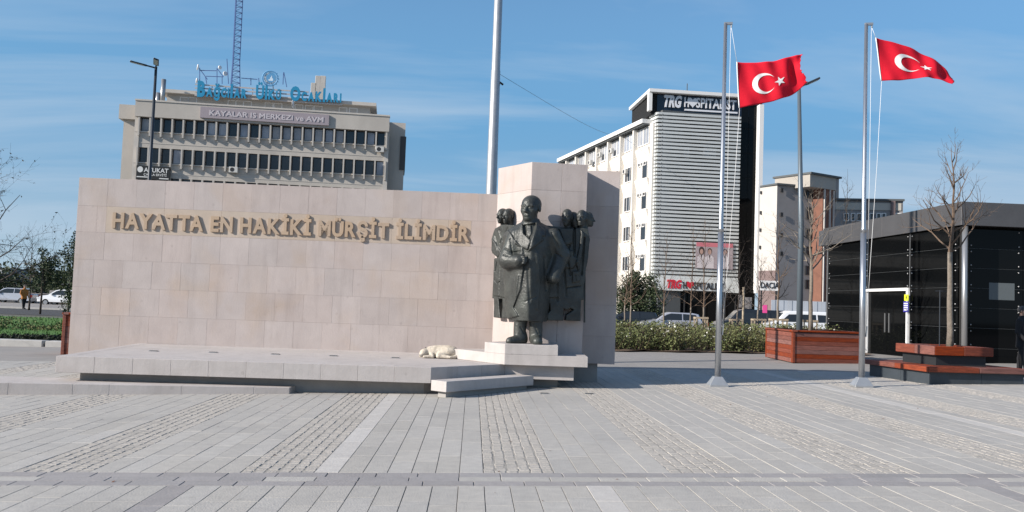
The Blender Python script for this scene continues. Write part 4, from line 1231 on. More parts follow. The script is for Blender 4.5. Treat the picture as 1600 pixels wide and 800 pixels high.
# an open leaf standing out of the doorway, its reflections painted pale
a0 = WFk.pt(d_u0 + .12, 0, -.02); 
m = MB(); m.hexa([(a0.x, a0.y, kz), (a0.x + .62, a0.y - .10, kz), (a0.x + .62, a0.y - .06, kz), (a0.x, a0.y + .04, kz), (a0.x, a0.y, door_top - .05), (a0.x + .62, a0.y - .10, door_top - .05), (a0.x + .62, a0.y - .06, door_top - .05), (a0.x, a0.y + .04, door_top - .05)])
m.build('open_leaf', mat('painted_reflection_glass', (.55, .56, .57), (.35, .36, .38), rough=.3, scale=1.3), kiosk)
# notices on the door frame
M_yel = mat('yellow_notice', (.62, .66, .03), None, rough=.5); M_blue = mat('blue_notice', (.06, .05, .32), None, rough=.5)
u0, z0 = WFk.uv(1413, 470, .07); u1, z1 = WFk.uv(1420, 460, .07)
m = MB(); WFk.box(m, u0, u1 - .02, z0, z1, .065, .075); nt_ = m.build('notice', M_yel, kiosk)
m = MB(); WFk.box(m, (u0 + u1) / 2 - .04, (u0 + u1) / 2 + .02, z0 + .08, z1 - .06, .076, .079); m.build('pictogram', M_blk, nt_)
u0, z0 = WFk.uv(1411.5, 487.5, .07); u1, z1 = WFk.uv(1420, 471, .07)
m = MB(); WFk.box(m, u0, u1 - .02, z0, z1, .065, .075); nt_ = m.build('notice', M_blue, kiosk)
for k in range(4):
    zz = z1 - (z1 - z0) * (.2 + .2 * k)
    m = MB(); WFk.box(m, u0 + .04, u1 - .06, zz - .018, zz + .022, .076, .079); m.build('text_line', M_whitef, nt_)
# pale board inside behind the right-hand glass
M_board = mat('pale_board', (.10, .115, .12), None, rough=.7)
u0, z0 = WGk.uv(1545, 468, 0); u1, z1 = WGk.uv(1585, 443, 0)
m = MB(); WGk.box(m, u0, u1, z0, z1, .004, .008); m.build('window_poster', M_board, kiosk)
# ------------------------------------------------------------------ background buildings
M_conc = mat('weathered_concrete', (.46, .425, .38), (.40, .37, .33), rough=.9, scale=.5, blotch=(.33, .305, .275), bamt=.5, bl_scale=.22, stretch=(1, 1, .5))
M_conc2 = mat('concrete_fins', (.50, .465, .42), (.44, .41, .37), rough=.9, scale=.8)
M_dglass = mat('window_glass', (.018, .021, .026), (.03, .034, .04), rough=.08, scale=.3, spec=.6, tint=.3)
M_skyrefl = mat('sky_painted_glass', (.40, .43, .48), (.22, .24, .28), rough=.2, scale=.4, tint=.25)  # pale glass: reflected sky put into the base colour
M_wfr = mat('dark_window_frame', (.03, .03, .032), None, rough=.5)
M_white = mat('white_render', (.74, .70, .64), (.68, .645, .59), rough=.85, scale=.4, blotch=(.58, .54, .48), bamt=.35, bl_scale=.15, stretch=(1, 1, .4))
M_wtrim = mat('white_trim', (.70, .69, .67), None, rough=.6)
M_ac = mat('air_conditioner_casing', (.52, .51, .48), None, rough=.6)

def win(F, parent, u0, u1, z0, z1, d=0.0, frame_mat=M_wfr, glass=M_dglass, t=.07, mull=0, name='window', rec=.08):
    if d >= 0: d, rec = d + .10, .07        # set on a solid wall: the frame stands proud
    m = MB()
    F.box(m, u0, u0 + t, z0, z1, d - rec, d + .02); F.box(m, u1 - t, u1, z0, z1, d - rec, d + .02)
    F.box(m, u0 + t, u1 - t, z0, z0 + t, d - rec, d + .019); F.box(m, u0 + t, u1 - t, z1 - t, z1, d - rec, d + .019)
    for k in range(mull):
        c = u0 + (u1 - u0) * (k + 1) / (mull + 1); F.box(m, c - t * .4, c + t * .4, z0 + t, z1 - t, d - rec, d + .018)
    w = m.build(name, frame_mat, parent)
    m = MB(); F.box(m, u0 + t * .7, u1 - t * .7, z0 + t * .7, z1 - t * .7, d - rec, d - rec + .03); m.build('pane', glass, w)
    return w
def ac_unit(F, parent, u, z, d, w=.85, h=.58):
    m = MB(); F.box(m, u, u + w, z, z + h, d, d + .35); a = m.build('air_conditioner', M_ac, parent, bevel=.02)
    c = F.pt(u + w * .38, z + h / 2, d + .355); m = MB()
    n = 14; r = h * .38
    m.add([c] + [F.pt(u + w * .38 + r * math.cos(2 * math.pi * i / n), z + h / 2 + r * math.sin(2 * math.pi * i / n), d + .356) for i in range(n)], [(0, 1 + i, 1 + (i + 1) % n) for i in range(n)])
    m.build('fan_grille', M_wfr, a)
# ---- left office block -------------------------------------------------------
Yb = 86.0
b0 = P(213.5, 158, Yb); BTOP = b0.z
_t = (BTOP - 1.6); r_ = ray(608.8, 183.5); br = EYE + r_ * (_t / r_.z)
BF = Frame(q2(b0), q2(br))
office = thing('office_block', 'grey concrete office block with two window rows above the wall', 'building', (b0.x, b0.y, 0))
UV = BF.uv
parz = UV(400, 196)[1]
z1t = UV(219, 184.5)[1]; z1b = UV(219, 206)[1]; z2t = UV(216, 230.5)[1]; z2b = UV(216, 254.5)[1]
fl = z1t - z2t
BL_ = BF.L
m = MB(); BF.box(m, .4, BL_ - .4, -.5, BTOP - .3, -14, -.75); m.build('core', M_inside, office)
m = MB(); BF.box(m, 0, BL_, z1t + .12, BTOP, -14.2, .35); m.build('parapet', M_conc, office)
m = MB(); BF.box(m, -.04, BL_ + .04, BTOP, BTOP + .16, -.5, .42); m.build('coping', M_conc2, office)
zz = [z1t, z1b, z2t, z2b]
for k in range(5): zz += [zz[-2] - fl, zz[-1] - fl]
for k in range(0, len(zz) - 2, 2):
    top, bot = zz[k + 1], zz[k + 2]
    if bot < -1: break
    m = MB(); BF.box(m, 0, BL_, bot + .05, top - .02, -.75, 0); m.build('spandrel', M_conc, office)
    for q_ in (.33, .66):
        m = MB(); BF.box(m, 0, BL_, bot + (top - bot) * q_ - .03, bot + (top - bot) * q_ + .03, 0, .03); m.build('spandrel_groove', M_conc2, office)
    m = MB(); BF.box(m, 0, BL_, top - .02, top + .08, -.75, .14); m.build('sill', M_conc2, office)
NW = 23
wr_ = random.Random(5)
for r, (zt, zb) in enumerate(((z1t, z1b), (z2t, z2b), (z2t - fl, z2b - fl))):
    ua = UV(218, 200)[0]; ub = UV(604, 215)[0]; st = (ub - ua) / NW
    for i in range(NW):
        a = ua + i * st; b = a + st
        gl = M_skyrefl if (r == 0 and wr_.random() < .72) or (r == 1 and wr_.random() < .12) else M_dglass
        win(BF, office, a + .12, b - .12, zb + .1, zt + .04, -.14, M_wfr, gl, .06)
    for i in range(NW + 1):
        a = ua + i * st
        m = MB(); m.hexa([BF.pt(a - .075, zb - .42, .32), BF.pt(a + .075, zb - .42, .32), BF.pt(a + .075, zb - .42, -.1), BF.pt(a - .075, zb - .42, -.1),
                          BF.pt(a - .075, zt + .02, .42), BF.pt(a + .075, zt + .02, .42), BF.pt(a + .075, zt + .02, -.6), BF.pt(a - .075, zt + .02, -.6)])
        m.build('fin', M_conc2, office)
for u in (-.02, BL_ - .42):
    m = MB(); BF.box(m, u, u + .45, -.5, z1t + .1, -.75, .1); m.build('corner_pier', M_conc2, office)
# side wings with their own lower parapets
ul, zl = UV(188.5, 164, -1.5); _, zl2 = UV(200, 187, -1.5)
m = MB(); BF.box(m, ul + .4, .0, -.5, zl2 + .01, -13, -1.5); m.build('side_wing', M_conc, office)
m = MB(); BF.box(m, ul, .0, zl2, zl, -13.4, -1.1); m.build('parapet', M_conc, office)
ur, zr2 = UV(634, 192.5, -2.0)
m = MB(); BF.box(m, BL_, ur, -.5, zr2, -13.4, -2.0); m.build('side_wing', M_conc, office)
uq0, zq1 = UV(626, 213, -1.95); uq1, zq0 = UV(635, 266, -1.95)
m = MB(); BF.box(m, uq0, ur + .12, zq0, zq1, -6, -1.9); m.build('vent_shaft', mat('dark_cladding', (.07, .065, .065), None), office)
# penthouse
PO_ = -4.0
pu0, pz1 = UV(250, 140, PO_); pu1, pz1b = UV(588, 162, PO_)
pz1 = (pz1 + pz1b) / 2 + .1
m = MB(); BF.box(m, pu0 + .6, pu1 - .7, BTOP - .4, pz1 - .35, -13, PO_ - .6); m.build('penthouse', M_conc, office)
m = MB(); BF.box(m, pu0, pu1, pz1 - .36, pz1, -13.3, PO_); m.build('penthouse_roof', M_conc2, office)
for px in (287, 300, 362, 374, 386, 420, 434, 467, 483, 497, 536, 552):
    u, z = UV(px, 172, PO_ - .6)
    win(BF, office, u - .45, u + .45, pz1 - 1.55, pz1 - .6, PO_ - .6, M_wtrim, M_skyrefl, .07, 0, 'penthouse_window')
# name board on the parapet
M_sgrey = mat('mauve_sign_board', (.30, .26, .28), None, rough=.6); M_sgl = mat('pale_sign_letters', (.50, .46, .48), None, rough=.6)
u0, z1 = UV(313.5, 166.5, .5); u1, z1b = UV(514.5, 179.5, .5); _, z0 = UV(313.5, 183.5, .5)
z1 = (z1 + z1b) / 2; z0 = z1 - 1.12
m = MB(); BF.box(m, u0, u1, z0, z1, .36, .55); sb = m.build('name_board', M_sgrey, office)
m = MB(); text_on(BF, m, 'KAYALAR IS MERKEZI ve AVM', u0 + .9, u1 - .55, z0 + .30, .50, .552, .03, .022); m.build('lettering', M_sgl, sb)
u0, z1 = UV(213.5, 258, .5); u1, _ = UV(266, 262, .5); z0 = z1 - 1.35
m = MB(); BF.box(m, u0, u1, z0, z1, .3, .5); sb = m.build('lawyer_sign', mat('black_sign_board', (.014, .016, .016), None, rough=.5), office)
M_off = mat('off_white_paint', (.62, .62, .60), None, rough=.6)
m = MB(); text_on(BF, m, 'AVUKAT', u0 + .72, u1 - .15, z0 + .72, .42, .502, .02, .02); m.build('lettering', M_off, sb)
m = MB(); text_on(BF, m, 'ÇAĞLA ERVİTİ', u0 + .72, u1 - .3, z0 + .36, .22, .502, .02, .015)
BF.box(m, u0 + .06, u0 + 1.15, z0 + .16, z0 + .26, .502, .515); BF.box(m, u1 - 1.0, u1 - .1, z0 + .08, z0 + .18, .502, .515); m.build('small_lettering', M_off, sb)
n = 18; cu_, cz_ = u0 + .36, z0 + .95
m = MB(); m.add([BF.pt(cu_, cz_, .51)] + [BF.pt(cu_ + .27 * math.cos(2 * math.pi * i / n), cz_ + .30 * math.sin(2 * math.pi * i / n), .51) for i in range(n)], [(0, 1 + i, 1 + (i + 1) % n) for i in range(n)]); m.build('round_emblem', M_off, sb)
for px, py in ((358, 268), (587, 236)):
    u, z = UV(px, py, .3); ac_unit(BF, office, u, z - .1, .15)
# chimney flues
fl_ = thing('roof_flue', 'pair of shiny metal flues on the office block roof', 'flue', tuple(BF.pt(UV(252, 140, -3)[0], BTOP, -3)))
for (pxa, pya, pxb, pyb) in ((253.5, 160, 256, 124), (246, 162, 247.5, 145)):
    a = P(pxa, pya, BF.pt(3, 0, -3).y); b = P(pxb, pyb, BF.pt(3, 0, -3).y)
    m = MB(); m.tube([(a.x, a.y, BTOP), (b.x, b.y, b.z)], .24, 14); m.build('flue_pipe', M_silver, fl_, True)
m = MB(); m.lathe([(.28, 0), (.28, .12), (.0, .14)], tuple(b), 14)
# rooftop letters on a frame along the penthouse edge
M_cyan = mat('blue_sign_letters', (.02, .24, .42), (.015, .20, .36), rough=.4, scale=2, spec=.5); M_frame = mat('pale_sign_frame', (.42, .38, .36), None, rough=.7)
rs = thing('rooftop_sign', 'row of big blue letters on a frame along the office roof', 'sign', tuple(BF.pt(UV(308, 150, PO_)[0], pz1, PO_)))
u0, _ = UV(308, 148, PO_ + .25); u1, _ = UV(535, 157, PO_ + .25)
zb0 = UV(308, 149.5, PO_ + .25)[1]; zb1 = UV(535, 159.5, PO_ + .25)[1]
for k in range(4):
    z = (zb0 + zb1) / 2 - .15 + .38 * k
    m = MB(); BF.box(m, u0 - .3, u1 - (3.6 if k > 1 else 0), z, z + .13, PO_ + .05, PO_ + .13); m.build('frame_rail', M_frame, rs)
i = 0
while u0 + i * 1.4 < u1:
    m = MB(); BF.box(m, u0 + i * 1.4, u0 + i * 1.4 + .07, pz1 - .2, zb0 + 1.2 if i < 8 else zb0 + .6, PO_ - .03, PO_ + .05); m.build('frame_post', M_frame, rs); i += 1
x = 0.0; gl = []
WORD = [('B', 1.25), ('A', .72), ('ğ', 1.0), ('C', .72), ('I', .72), ('l', 1.1), ('A', .72), ('R', .72), (' ', 0), ('Ü', 1.15), ('l', 1.1), ('K', .8), ('Ü', .72), (' ', 0), ('O', 1.15), ('C', .72), ('A', .72), ('K', .8), ('l', 1.1), ('A', .72), ('R', .72), ('I', .72)]
for ch, s in WORD:
    if ch == ' ': x += .75; continue
    v, f = text_geo(ch, 1.0, .035 if ch in 'Üğ' else .055)
    a = min(p[0] for p in v); b = max(p[0] for p in v)
    gl.append((x, s, a, v, f)); x += (b - a) * s + .10
sx = (u1 - u0) / x
for (x0, s, a, v, f) in gl:
    zb = zb0 + (zb1 - zb0) * (x0 / x)
    m = MB(); m.add([BF.pt(u0 + (x0 + (px - a) * s) * sx, zb + py * 1.75 * s, PO_ + .15 + w * .18) for px, py, w in v], f); m.build('letter', M_cyan, rs)
# round emblem: ring with a crescent and a howling animal
em = thing('round_sign', 'round pale blue emblem with a crescent on the office roof', 'sign', tuple(BF.pt(UV(420, 133, PO_)[0], pz1, PO_)))
ce_u, ce_z = UV(422, 122.5, PO_ + .1); R_ = 12.0 / 1350 * 90
M_emb = mat('pale_blue_emblem', (.10, .30, .52), None, rough=.5); M_emw = mat('emblem_white', (.60, .70, .78), None, rough=.5)
def disc(m, cu, cz, r0, r1, d, a0=0, a1=2 * math.pi, n=36, cu1=None, cz1=None):
    cu1 = cu if cu1 is None else cu1; cz1 = cz if cz1 is None else cz1
    vs = []; fs = []
    for i in range(n + 1):
        t = a0 + (a1 - a0) * i / n
        vs += [BF.pt(cu + r0 * math.cos(t), cz + r0 * math.sin(t), d), BF.pt(cu1 + r1 * math.cos(t), cz1 + r1 * math.sin(t), d)]
        if i: k = 2 * i; fs.append((k - 2, k, k + 1, k - 1))
    m.add(vs, fs)
m = MB(); m.tube([BF.pt(ce_u + R_ * math.cos(2 * math.pi * i / 32), ce_z + R_ * math.sin(2 * math.pi * i / 32), PO_ + .1) for i in range(33)], .07, 6); m.build('ring', M_emb, em, True)
m = MB(); disc(m, ce_u, ce_z, .02, R_ * .84, PO_ + .10); o = m.build('disc', M_emb, em); so = o.modifiers.new('thickness', 'SOLIDIFY'); so.thickness = .06
m = MB(); disc(m, ce_u, ce_z, R_ * .80, R_ * .62, PO_ + .16, math.radians(75), math.radians(395), 40, ce_u + R_ * .12, ce_z + R_ * .06); m.build('crescent', M_emw, em)
W = [(-.35, -.45), (.40, -.45), (.42, -.10), (.22, .10), (.20, .38), (.10, .56), (.06, .30), (-.10, .10), (-.16, -.18), (-.42, -.22)]
m = MB(); m.add([BF.pt(ce_u + R_ * .1 + a * R_ * .75, ce_z + b * R_ * .75, PO_ + .165) for a, b in W], [tuple(range(len(W)))]); m.build('animal_outline', M_emw, em)
for k in range(5):
    a = math.radians(-40 + 20 * k); m = MB(); m.bar(BF.pt(ce_u + R_ * math.cos(a), ce_z + R_ * math.sin(a), PO_ + .1), BF.pt(ce_u + R_ * 1.22 * math.cos(a), ce_z + R_ * 1.22 * math.sin(a), PO_ + .1), .06, .06); m.build('spike', M_emb, em)
for du in (-.5, .5):
    m = MB(); m.bar(BF.pt(ce_u + du, pz1 - .1, PO_ - .1), BF.pt(ce_u + du * .6, ce_z - R_ * .7, PO_ - .0), .08, .08); m.build('support', M_frame, em)
# lattice mast
M_mast = mat('blue_painted_steel', (.06, .11, .26), None, rough=.5)
ymast = BF.pt(10, 0, -7).y
ma = P(366, 132, ymast); mt = P(371.5, -30, ymast)
mast = thing('lattice_mast', 'tall blue lattice radio mast on the office block roof', 'mast', (ma.x, ma.y, pz1))
def mast_pt(k, z):
    w = 0.52 if z > 0.30 * (mt.z - pz1) else 0.52 + .28 * (1 - z / (.30 * (mt.z - pz1)))
    a = k * 2 * math.pi / 3 + .4
    f = z / (mt.z - pz1)
    cx = ma.x + (mt.x - ma.x) * f * .35
    return Vector((cx + w * math.cos(a) * .9, ymast + w * math.sin(a) * .9, pz1 + z))
HM = mt.z - pz1 + 1
for k in range(3):
    m = MB(); m.tube([mast_pt(k, 0), mast_pt(k, HM * .3), mast_pt(k, HM)], .055, 6); m.build('leg', M_mast, mast)
nb = 22
for j in range(nb + 1):
    z = HM * j / nb
    for k in range(3):
        m = MB(); m.bar(mast_pt(k, z), mast_pt((k + 1) % 3, z), .045, .045); 
        if j < nb: m.bar(mast_pt(k, z), mast_pt((k + 1) % 3, z + HM / nb), .035, .035)
        m.build('lattice_brace', M_mast, mast)
# rooftop aerials and dishes
aer = thing('aerial_frame', 'dish antennas on a pipe frame left of the radio mast', 'antenna', tuple(P(312, 132, ymast)))
ya = ymast + .4
def pp(px, py): return P(px, py, ya)
for a, b in (((312, 131), (312, 106)), ((323, 131), (321, 120)), ((339, 131), (339, 106)), ((347, 131), (347, 120)), ((313, 110), (338, 110.5)), ((322, 119), (348, 120)), ((313, 109), (324, 124)), ((339, 107), (349, 120)), ((357, 131), (354.5, 92)), ((377, 122), (402, 124)), ((392, 122), (392, 133)), ((442, 132), (443, 113)), ((448, 136), (443.5, 113)), ((404, 122), (405, 130))):
    m = MB(); m.tube([pp(*a), pp(*b)], .045, 6); m.build('pipe', M_mast, aer)
def dish(px, py, r, yaw, name='dish'):
    c = pp(px, py); d = Vector((math.sin(yaw), -math.cos(yaw), .1)).normalized(); x = d.cross(Vector((0, 0, 1))).normalized(); y = x.cross(d)
    m = MB(); n = 16; vs = [c - d * r * .25]
    for k, rr in ((1, .55), (2, 1.0)):
        for i in range(n): t = 2 * math.pi * i / n; vs.append(c - d * r * .25 * (1 - rr * rr) + (x * math.cos(t) + y * math.sin(t)) * r * rr)
    fs = [(0, 1 + i, 1 + (i + 1) % n) for i in range(n)] + [(1 + i, 1 + n + i, 1 + n + (i + 1) % n, 1 + (i + 1) % n) for i in range(n)]
    m.add(vs, fs); o = m.build(name, M_wtrim, aer, True); so = o.modifiers.new('thickness', 'SOLIDIFY'); so.thickness = .12
dish(309.5, 105, .34, -1.2); dish(343.5, 105.5, .22, .9); dish(352, 115, .26, .5); dish(308, 126, .3, -1.3)
cellp = thing('cell_antenna', 'pale box-like panel antennas at the right of the office roof', 'antenna', tuple(BF.pt(UV(498, 150, -6)[0], pz1, -6)))
for (xa, xb, ya_, yb) in ((486, 494, 129, 142), (493, 500, 118, 142), (501, 508, 118, 141)):
    u0_, z1_ = UV(xa, ya_, -6); u1_, z0_ = UV(xb, yb, -6)
    m = MB(); BF.box(m, u0_, u1_, pz1 - .1, z1_, -6.4, -6); m.build('panel', M_conc2, cellp, bevel=.03)
m = MB(); BF.box(m, UV(500, 130, -6)[0], UV(501.2, 130, -6)[0], pz1, UV(500, 120, -6)[1], -6.3, -6.1); m.build('mount_pole', M_wfr, cellp)
ud, zd = UV(456.5, 168, .2)
sdish = thing('satellite_dish', 'small white satellite dish leaning behind the name board', 'dish', tuple(BF.pt(ud, BTOP + .2, -.1)))
m = MB(); c = BF.pt(ud, BTOP + .75, -.1); m.lathe([(.05, -.06), (.42, .02), (.42, .05), (.05, -.02)], tuple(c), 16, 'x'); o = m.build('reflector', M_wtrim, sdish, True)
m = MB(); m.tube([BF.pt(ud, BTOP, -.1), c], .04, 6); m.build('stand', M_wfr, sdish)
# ---- hospital -----------------------------------------------------------------
Yh = 90.0
hc = P(1028, 173, Yh)                       # front left corner of the louvred tower
_zt = hc.z
def on_level(px, py, Z): 
    r = ray(px, py); return EYE + r * ((Z - 1.6) / r.z)
hr = on_level(1157.5, 180.8, _zt); hl = on_level(1016.5, 179.0, _zt)
HF = Frame(q2(hc), q2(hr)); HS = Frame(q2(hl), q2(hc))
hosp = thing('hospital_building', 'hospital tower clad in white louvres with black glass side', 'building', (hc.x, hc.y, 0))
M_hdark = mat('dark_backing', (.09, .097, .10), None, rough=.8); M_louv = mat('white_louvre', (.62, .64, .63), (.56, .58, .57), rough=.55, scale=.5, tint=.03)
HL_ = HF.L
lz0 = HF.uv(1024, 433)[1]; lz1 = _zt
m = MB(); HF.box(m, .3, HL_ + .02, -.5, lz1 + .1, -11, -.45); HS.box(m, 0, HS.L + .2, -.5, lz1 + .09, -3, -.45); m.build('core', M_hdark, hosp)
npitch = 44; pit = (lz1 - lz0) / npitch
for k in range(npitch):
    z = lz0 + k * pit
    m = MB()
    a0, a1 = HF.pt(-.02, 0, -.1), HF.pt(HL_, 0, -.1)
    # tilted blade along the front and round the left side as one slat each
    def blade(F, ua, ub):
        m = MB(); m.hexa([F.pt(ua, z, .12), F.pt(ub, z, .12), F.pt(ub, z + .10, -.22), F.pt(ua, z + .10, -.22),
                          F.pt(ua, z + pit * .60, .16), F.pt(ub, z + pit * .60, .16), F.pt(ub, z + pit * .70, -.2), F.pt(ua, z + pit * .70, -.2)]); return m
    blade(HF, 0, HL_).build('louvre', M_louv, hosp)
    blade(HS, 0, HS.L - .005).build('louvre', M_louv, hosp)
# patches of brighter glass behind the louvres
M_paleg = mat('pale_reflection_glass', (.45, .52, .60), None, rough=.3)
for (xa, xb, ya_, yb) in ((1057, 1078, 228, 248), (1100, 1120, 230, 247)):
    u0_, z1_ = HF.uv(xa, ya_); u1_, z0_ = HF.uv(xb, yb)
    win(HF, hosp, u0_, u1_, z0_, z1_, -.3, M_wtrim, M_paleg, .1)
# crown: dark glass with white frame and name
cz0 = lz1 + .05; cz1 = HF.uv(1028, 144)[1]
m = MB(); HF.box(m, -.6, HL_ + 2.6, cz0 - .3, cz1, -9, -.6); m.build('crown_core', M_inside, hosp)
pw = (HL_ + 2.6) / 7
for k in range(7):
    m = MB(); HF.box(m, k * pw + .03, (k + 1) * pw - .03, cz0, cz1 - .02, -.6, -.52); m.build('crown_glass', mat('navy_glass', (.012, .016, .03), None, rough=.1, spec=.5), hosp)
m = MB(); HF.box(m, -.98, HL_ + .0, cz1, cz1 + .34, -9, .12); m.build('crown_frame', M_wtrim, hosp)
m = MB(); HF.box(m, -.98, -.62, lz1 + .02, cz1, -.75, -.05); m.build('crown_frame', M_wtrim, hosp)
M_sletter = mat('silver_letters', (.62, .63, .66), None, rough=.4)
u0_, _ = HF.uv(1037, 160, -.5); um, _ = HF.uv(1067, 160, -.5); u1_, _ = HF.uv(1150, 166, -.5); tz = HF.uv(1040, 166.5, -.5)[1]
m = MB(); text_on(HF, m, 'TRG', u0_, um - .15, tz, 1.15, -.5, .15, .045, 1.0, -.0, .22); m.build('lettering', M_sletter, hosp)
um2 = um + .15; ww_ = u1_ - um2
m = MB(); text_on(HF, m, 'H', um2, um2 + ww_ * .085, tz + .1, .98, -.5, .12, .022); m.build('lettering', M_sletter, hosp)
m = MB(); text_on(HF, m, 'SPITALIST', um2 + ww_ * .225, u1_, tz + .1, .98, -.5, .12, .022); m.build('lettering', M_sletter, hosp)
def heart(F, cu, cz, s, d):
    pts = []
    for i in range(28):
        t = 2 * math.pi * i / 28
        pts.append(F.pt(cu + s * .060 * 16 * math.sin(t) ** 3, cz + s * .060 * (13 * math.cos(t) - 5 * math.cos(2 * t) - 2 * math.cos(3 * t) - math.cos(4 * t)), d))
    m = MB(); m.add([F.pt(cu, cz, d)] + pts, [(0, 1 + i, 1 + (i + 1) % 28) for i in range(28)]); return m
wsp = (u1_ - um)
heart(HF, um2 + ww_ * .155, tz + .62, .62, -.36).build('heart_mark', M_sletter, hosp)
m = MB(); HF.box(m, um + .2, u1_ + .15, tz - .32, tz - .14, -.5, -.4); m.build('lettering_bar', M_sletter, hosp)
# roof-top shade
ru0, rz = HF.uv(1064, 141.5, -4); ru1, _ = HF.uv(1121, 141, -4)
m = MB(); HF.box(m, ru0, ru1, rz - .6, rz, -7, -4); m.build('roof_canopy', M_hdark, hosp); m = MB(); m.tube([HF.pt(ru0 + 1.0, rz, -5), HF.pt(ru0 + 1.0, rz + 1.1, -5)], .05, 6); m.build('roof_rod', M_hdark, hosp)
# black glass flank and white end column
e0 = HF.uv(1157.5, 300)[0]; e1 = HF.uv(1183, 300)[0]
m = MB(); HF.box(m, e0 + .05, e1 + .2, -.5, cz1 + .2, -9, -.55); m.build('flank_core', M_inside, hosp)
rowsn = 9
for k in range(rowsn):
    za, zb_ = k * (cz1 - .6) / rowsn, (k + 1) * (cz1 - .6) / rowsn
    for a_, b_ in ((e0 + .06, (e0 + e1) / 2), ((e0 + e1) / 2, e1)):
        m = MB(); HF.box(m, a_ + .02, b_ - .02, za + .03, zb_ - .03, -.55, -.5); m.build('flank_glass', M_glassd, hosp)
ctop = HF.uv(1187, 164)[1]; cbot = HF.uv(1181, 458)[1]
m = MB(); HF.box(m, e1, e1 + .46, cbot, ctop, -4, .3); m.build('end_column', M_wtrim, hosp)
# fascia sign over the entrance
fz1 = lz0 - .02; fz0 = HF.uv(1024, 453)[1]
m = MB(); HF.box(m, -.05, HL_ + .1, fz0, fz1, -.4, .25); fs_ = m.build('entrance_sign', M_louv, hosp)
M_redl = mat('red_letters', (.55, .015, .035), None, rough=.5); M_blkl = mat('black_letters', (.02, .02, .022), None, rough=.5)
u0_, tz = HF.uv(1042, 449.5, .27); um, _ = HF.uv(1065, 449.5, .27); u1_, _ = HF.uv(1131, 452, .27)
m = MB(); text_on(HF, m, 'TRG', u0_, um, tz, .80, .26, .05, .045, 1.0, 0, .22); m.build('lettering', M_redl, fs_)
um2 = um + .15; ww_ = u1_ - um2
m = MB(); text_on(HF, m, 'H', um2, um2 + ww_ * .085, tz, .66, .26, .05, .022); m.build('lettering', M_blkl, fs_)
m = MB(); text_on(HF, m, 'SPITALIST', um2 + ww_ * .245, u1_, tz, .66, .26, .05, .022); m.build('lettering', M_blkl, fs_)
heart(HF, um2 + ww_ * .165, tz + .40, .48, .30).build('heart_mark', M_redl, fs_)
m = MB(); HF.box(m, um + .15, u1_ + .1, tz - .28, tz - .18, .255, .28); m.build('lettering_bar', M_blkl, fs_)
# dark shop front
m = MB(); HF.box(m, -1.0, e1, -.4, fz0, -.9, -.35); m.build('shopfront', M_glassd, hosp)
for u in (1.2, 3.4, 5.6, 7.8, HL_ - .1):
    m = MB(); HF.box(m, u, u + .12, -.3, fz0 - .02, -.35, -.25); m.build('mullion', M_wfr, hosp)
# poster hung on the louvres
u0_, pz1_ = HF.uv(1088, 378, .3); u1_, _ = HF.uv(1146, 380, .3); _, pz0_ = HF.uv(1088, 419, .3)
ban = thing('hospital_poster', 'poster of white-coated figures with a pink heading on the louvres', 'poster', tuple(HF.pt(u0_, pz0_, .2)))
m = MB(); HF.box(m, u0_, u1_, pz0_, pz1_, .20, .26); m.build('sheet', mat('poster_sheet', (.36, .30, .31), (.30, .25, .26), rough=.6, scale=.8), ban)
m = MB(); HF.box(m, u0_ + .03, u1_ - .03, pz1_ - .45, pz1_ - .03, .262, .266); m.build('heading', mat('pink_print', (.52, .16, .19), None, rough=.6), ban)
M_skin_p = mat('printed_skin', (.42, .27, .22), None, rough=.6); M_hair_p = mat('printed_hair', (.05, .035, .03), None, rough=.6); M_coat_p = mat('printed_coat', (.55, .50, .51), None, rough=.6)
def pell(cu, cz, ru, rz_, d, material, name):
    m = MB(); m.add([HF.pt(cu, cz, d)] + [HF.pt(cu + ru * math.cos(2 * math.pi * i / 18), cz + rz_ * math.sin(2 * math.pi * i / 18), d) for i in range(18)], [(0, 1 + i, 1 + (i + 1) % 18) for i in range(18)]); m.build(name, material, ban)
hh = pz1_ - pz0_; ww = u1_ - u0_
for k, fx in enumerate((.15, .37, .78)):
    cu = u0_ + ww * fx; cz = pz1_ - hh * .34
    pell(cu, cz + .02, .30 if k == 0 else .24, .45 if k == 0 else .33, .268, M_hair_p, 'printed_hair')
    m = MB(); m.add([HF.pt(cu - .48, pz0_ + .05, .270), HF.pt(cu + .48, pz0_ + .05, .270), HF.pt(cu + .44, cz - .62, .270), HF.pt(cu + .12, cz - .38, .270), HF.pt(cu - .12, cz - .38, .270), HF.pt(cu - .44, cz - .62, .270)], [(0, 1, 2, 3, 4, 5)]); m.build('printed_coat', M_coat_p, ban)
    pell(cu, cz - .05, .18, .27, .272, M_skin_p, 'printed_face')
    m = MB(); m.add([HF.pt(cu - .09, cz - .40, .274), HF.pt(cu + .09, cz - .40, .274), HF.pt(cu, cz - .85, .274)], [(2, 1, 0)]); m.build('printed_collar', M_hair_p, ban)
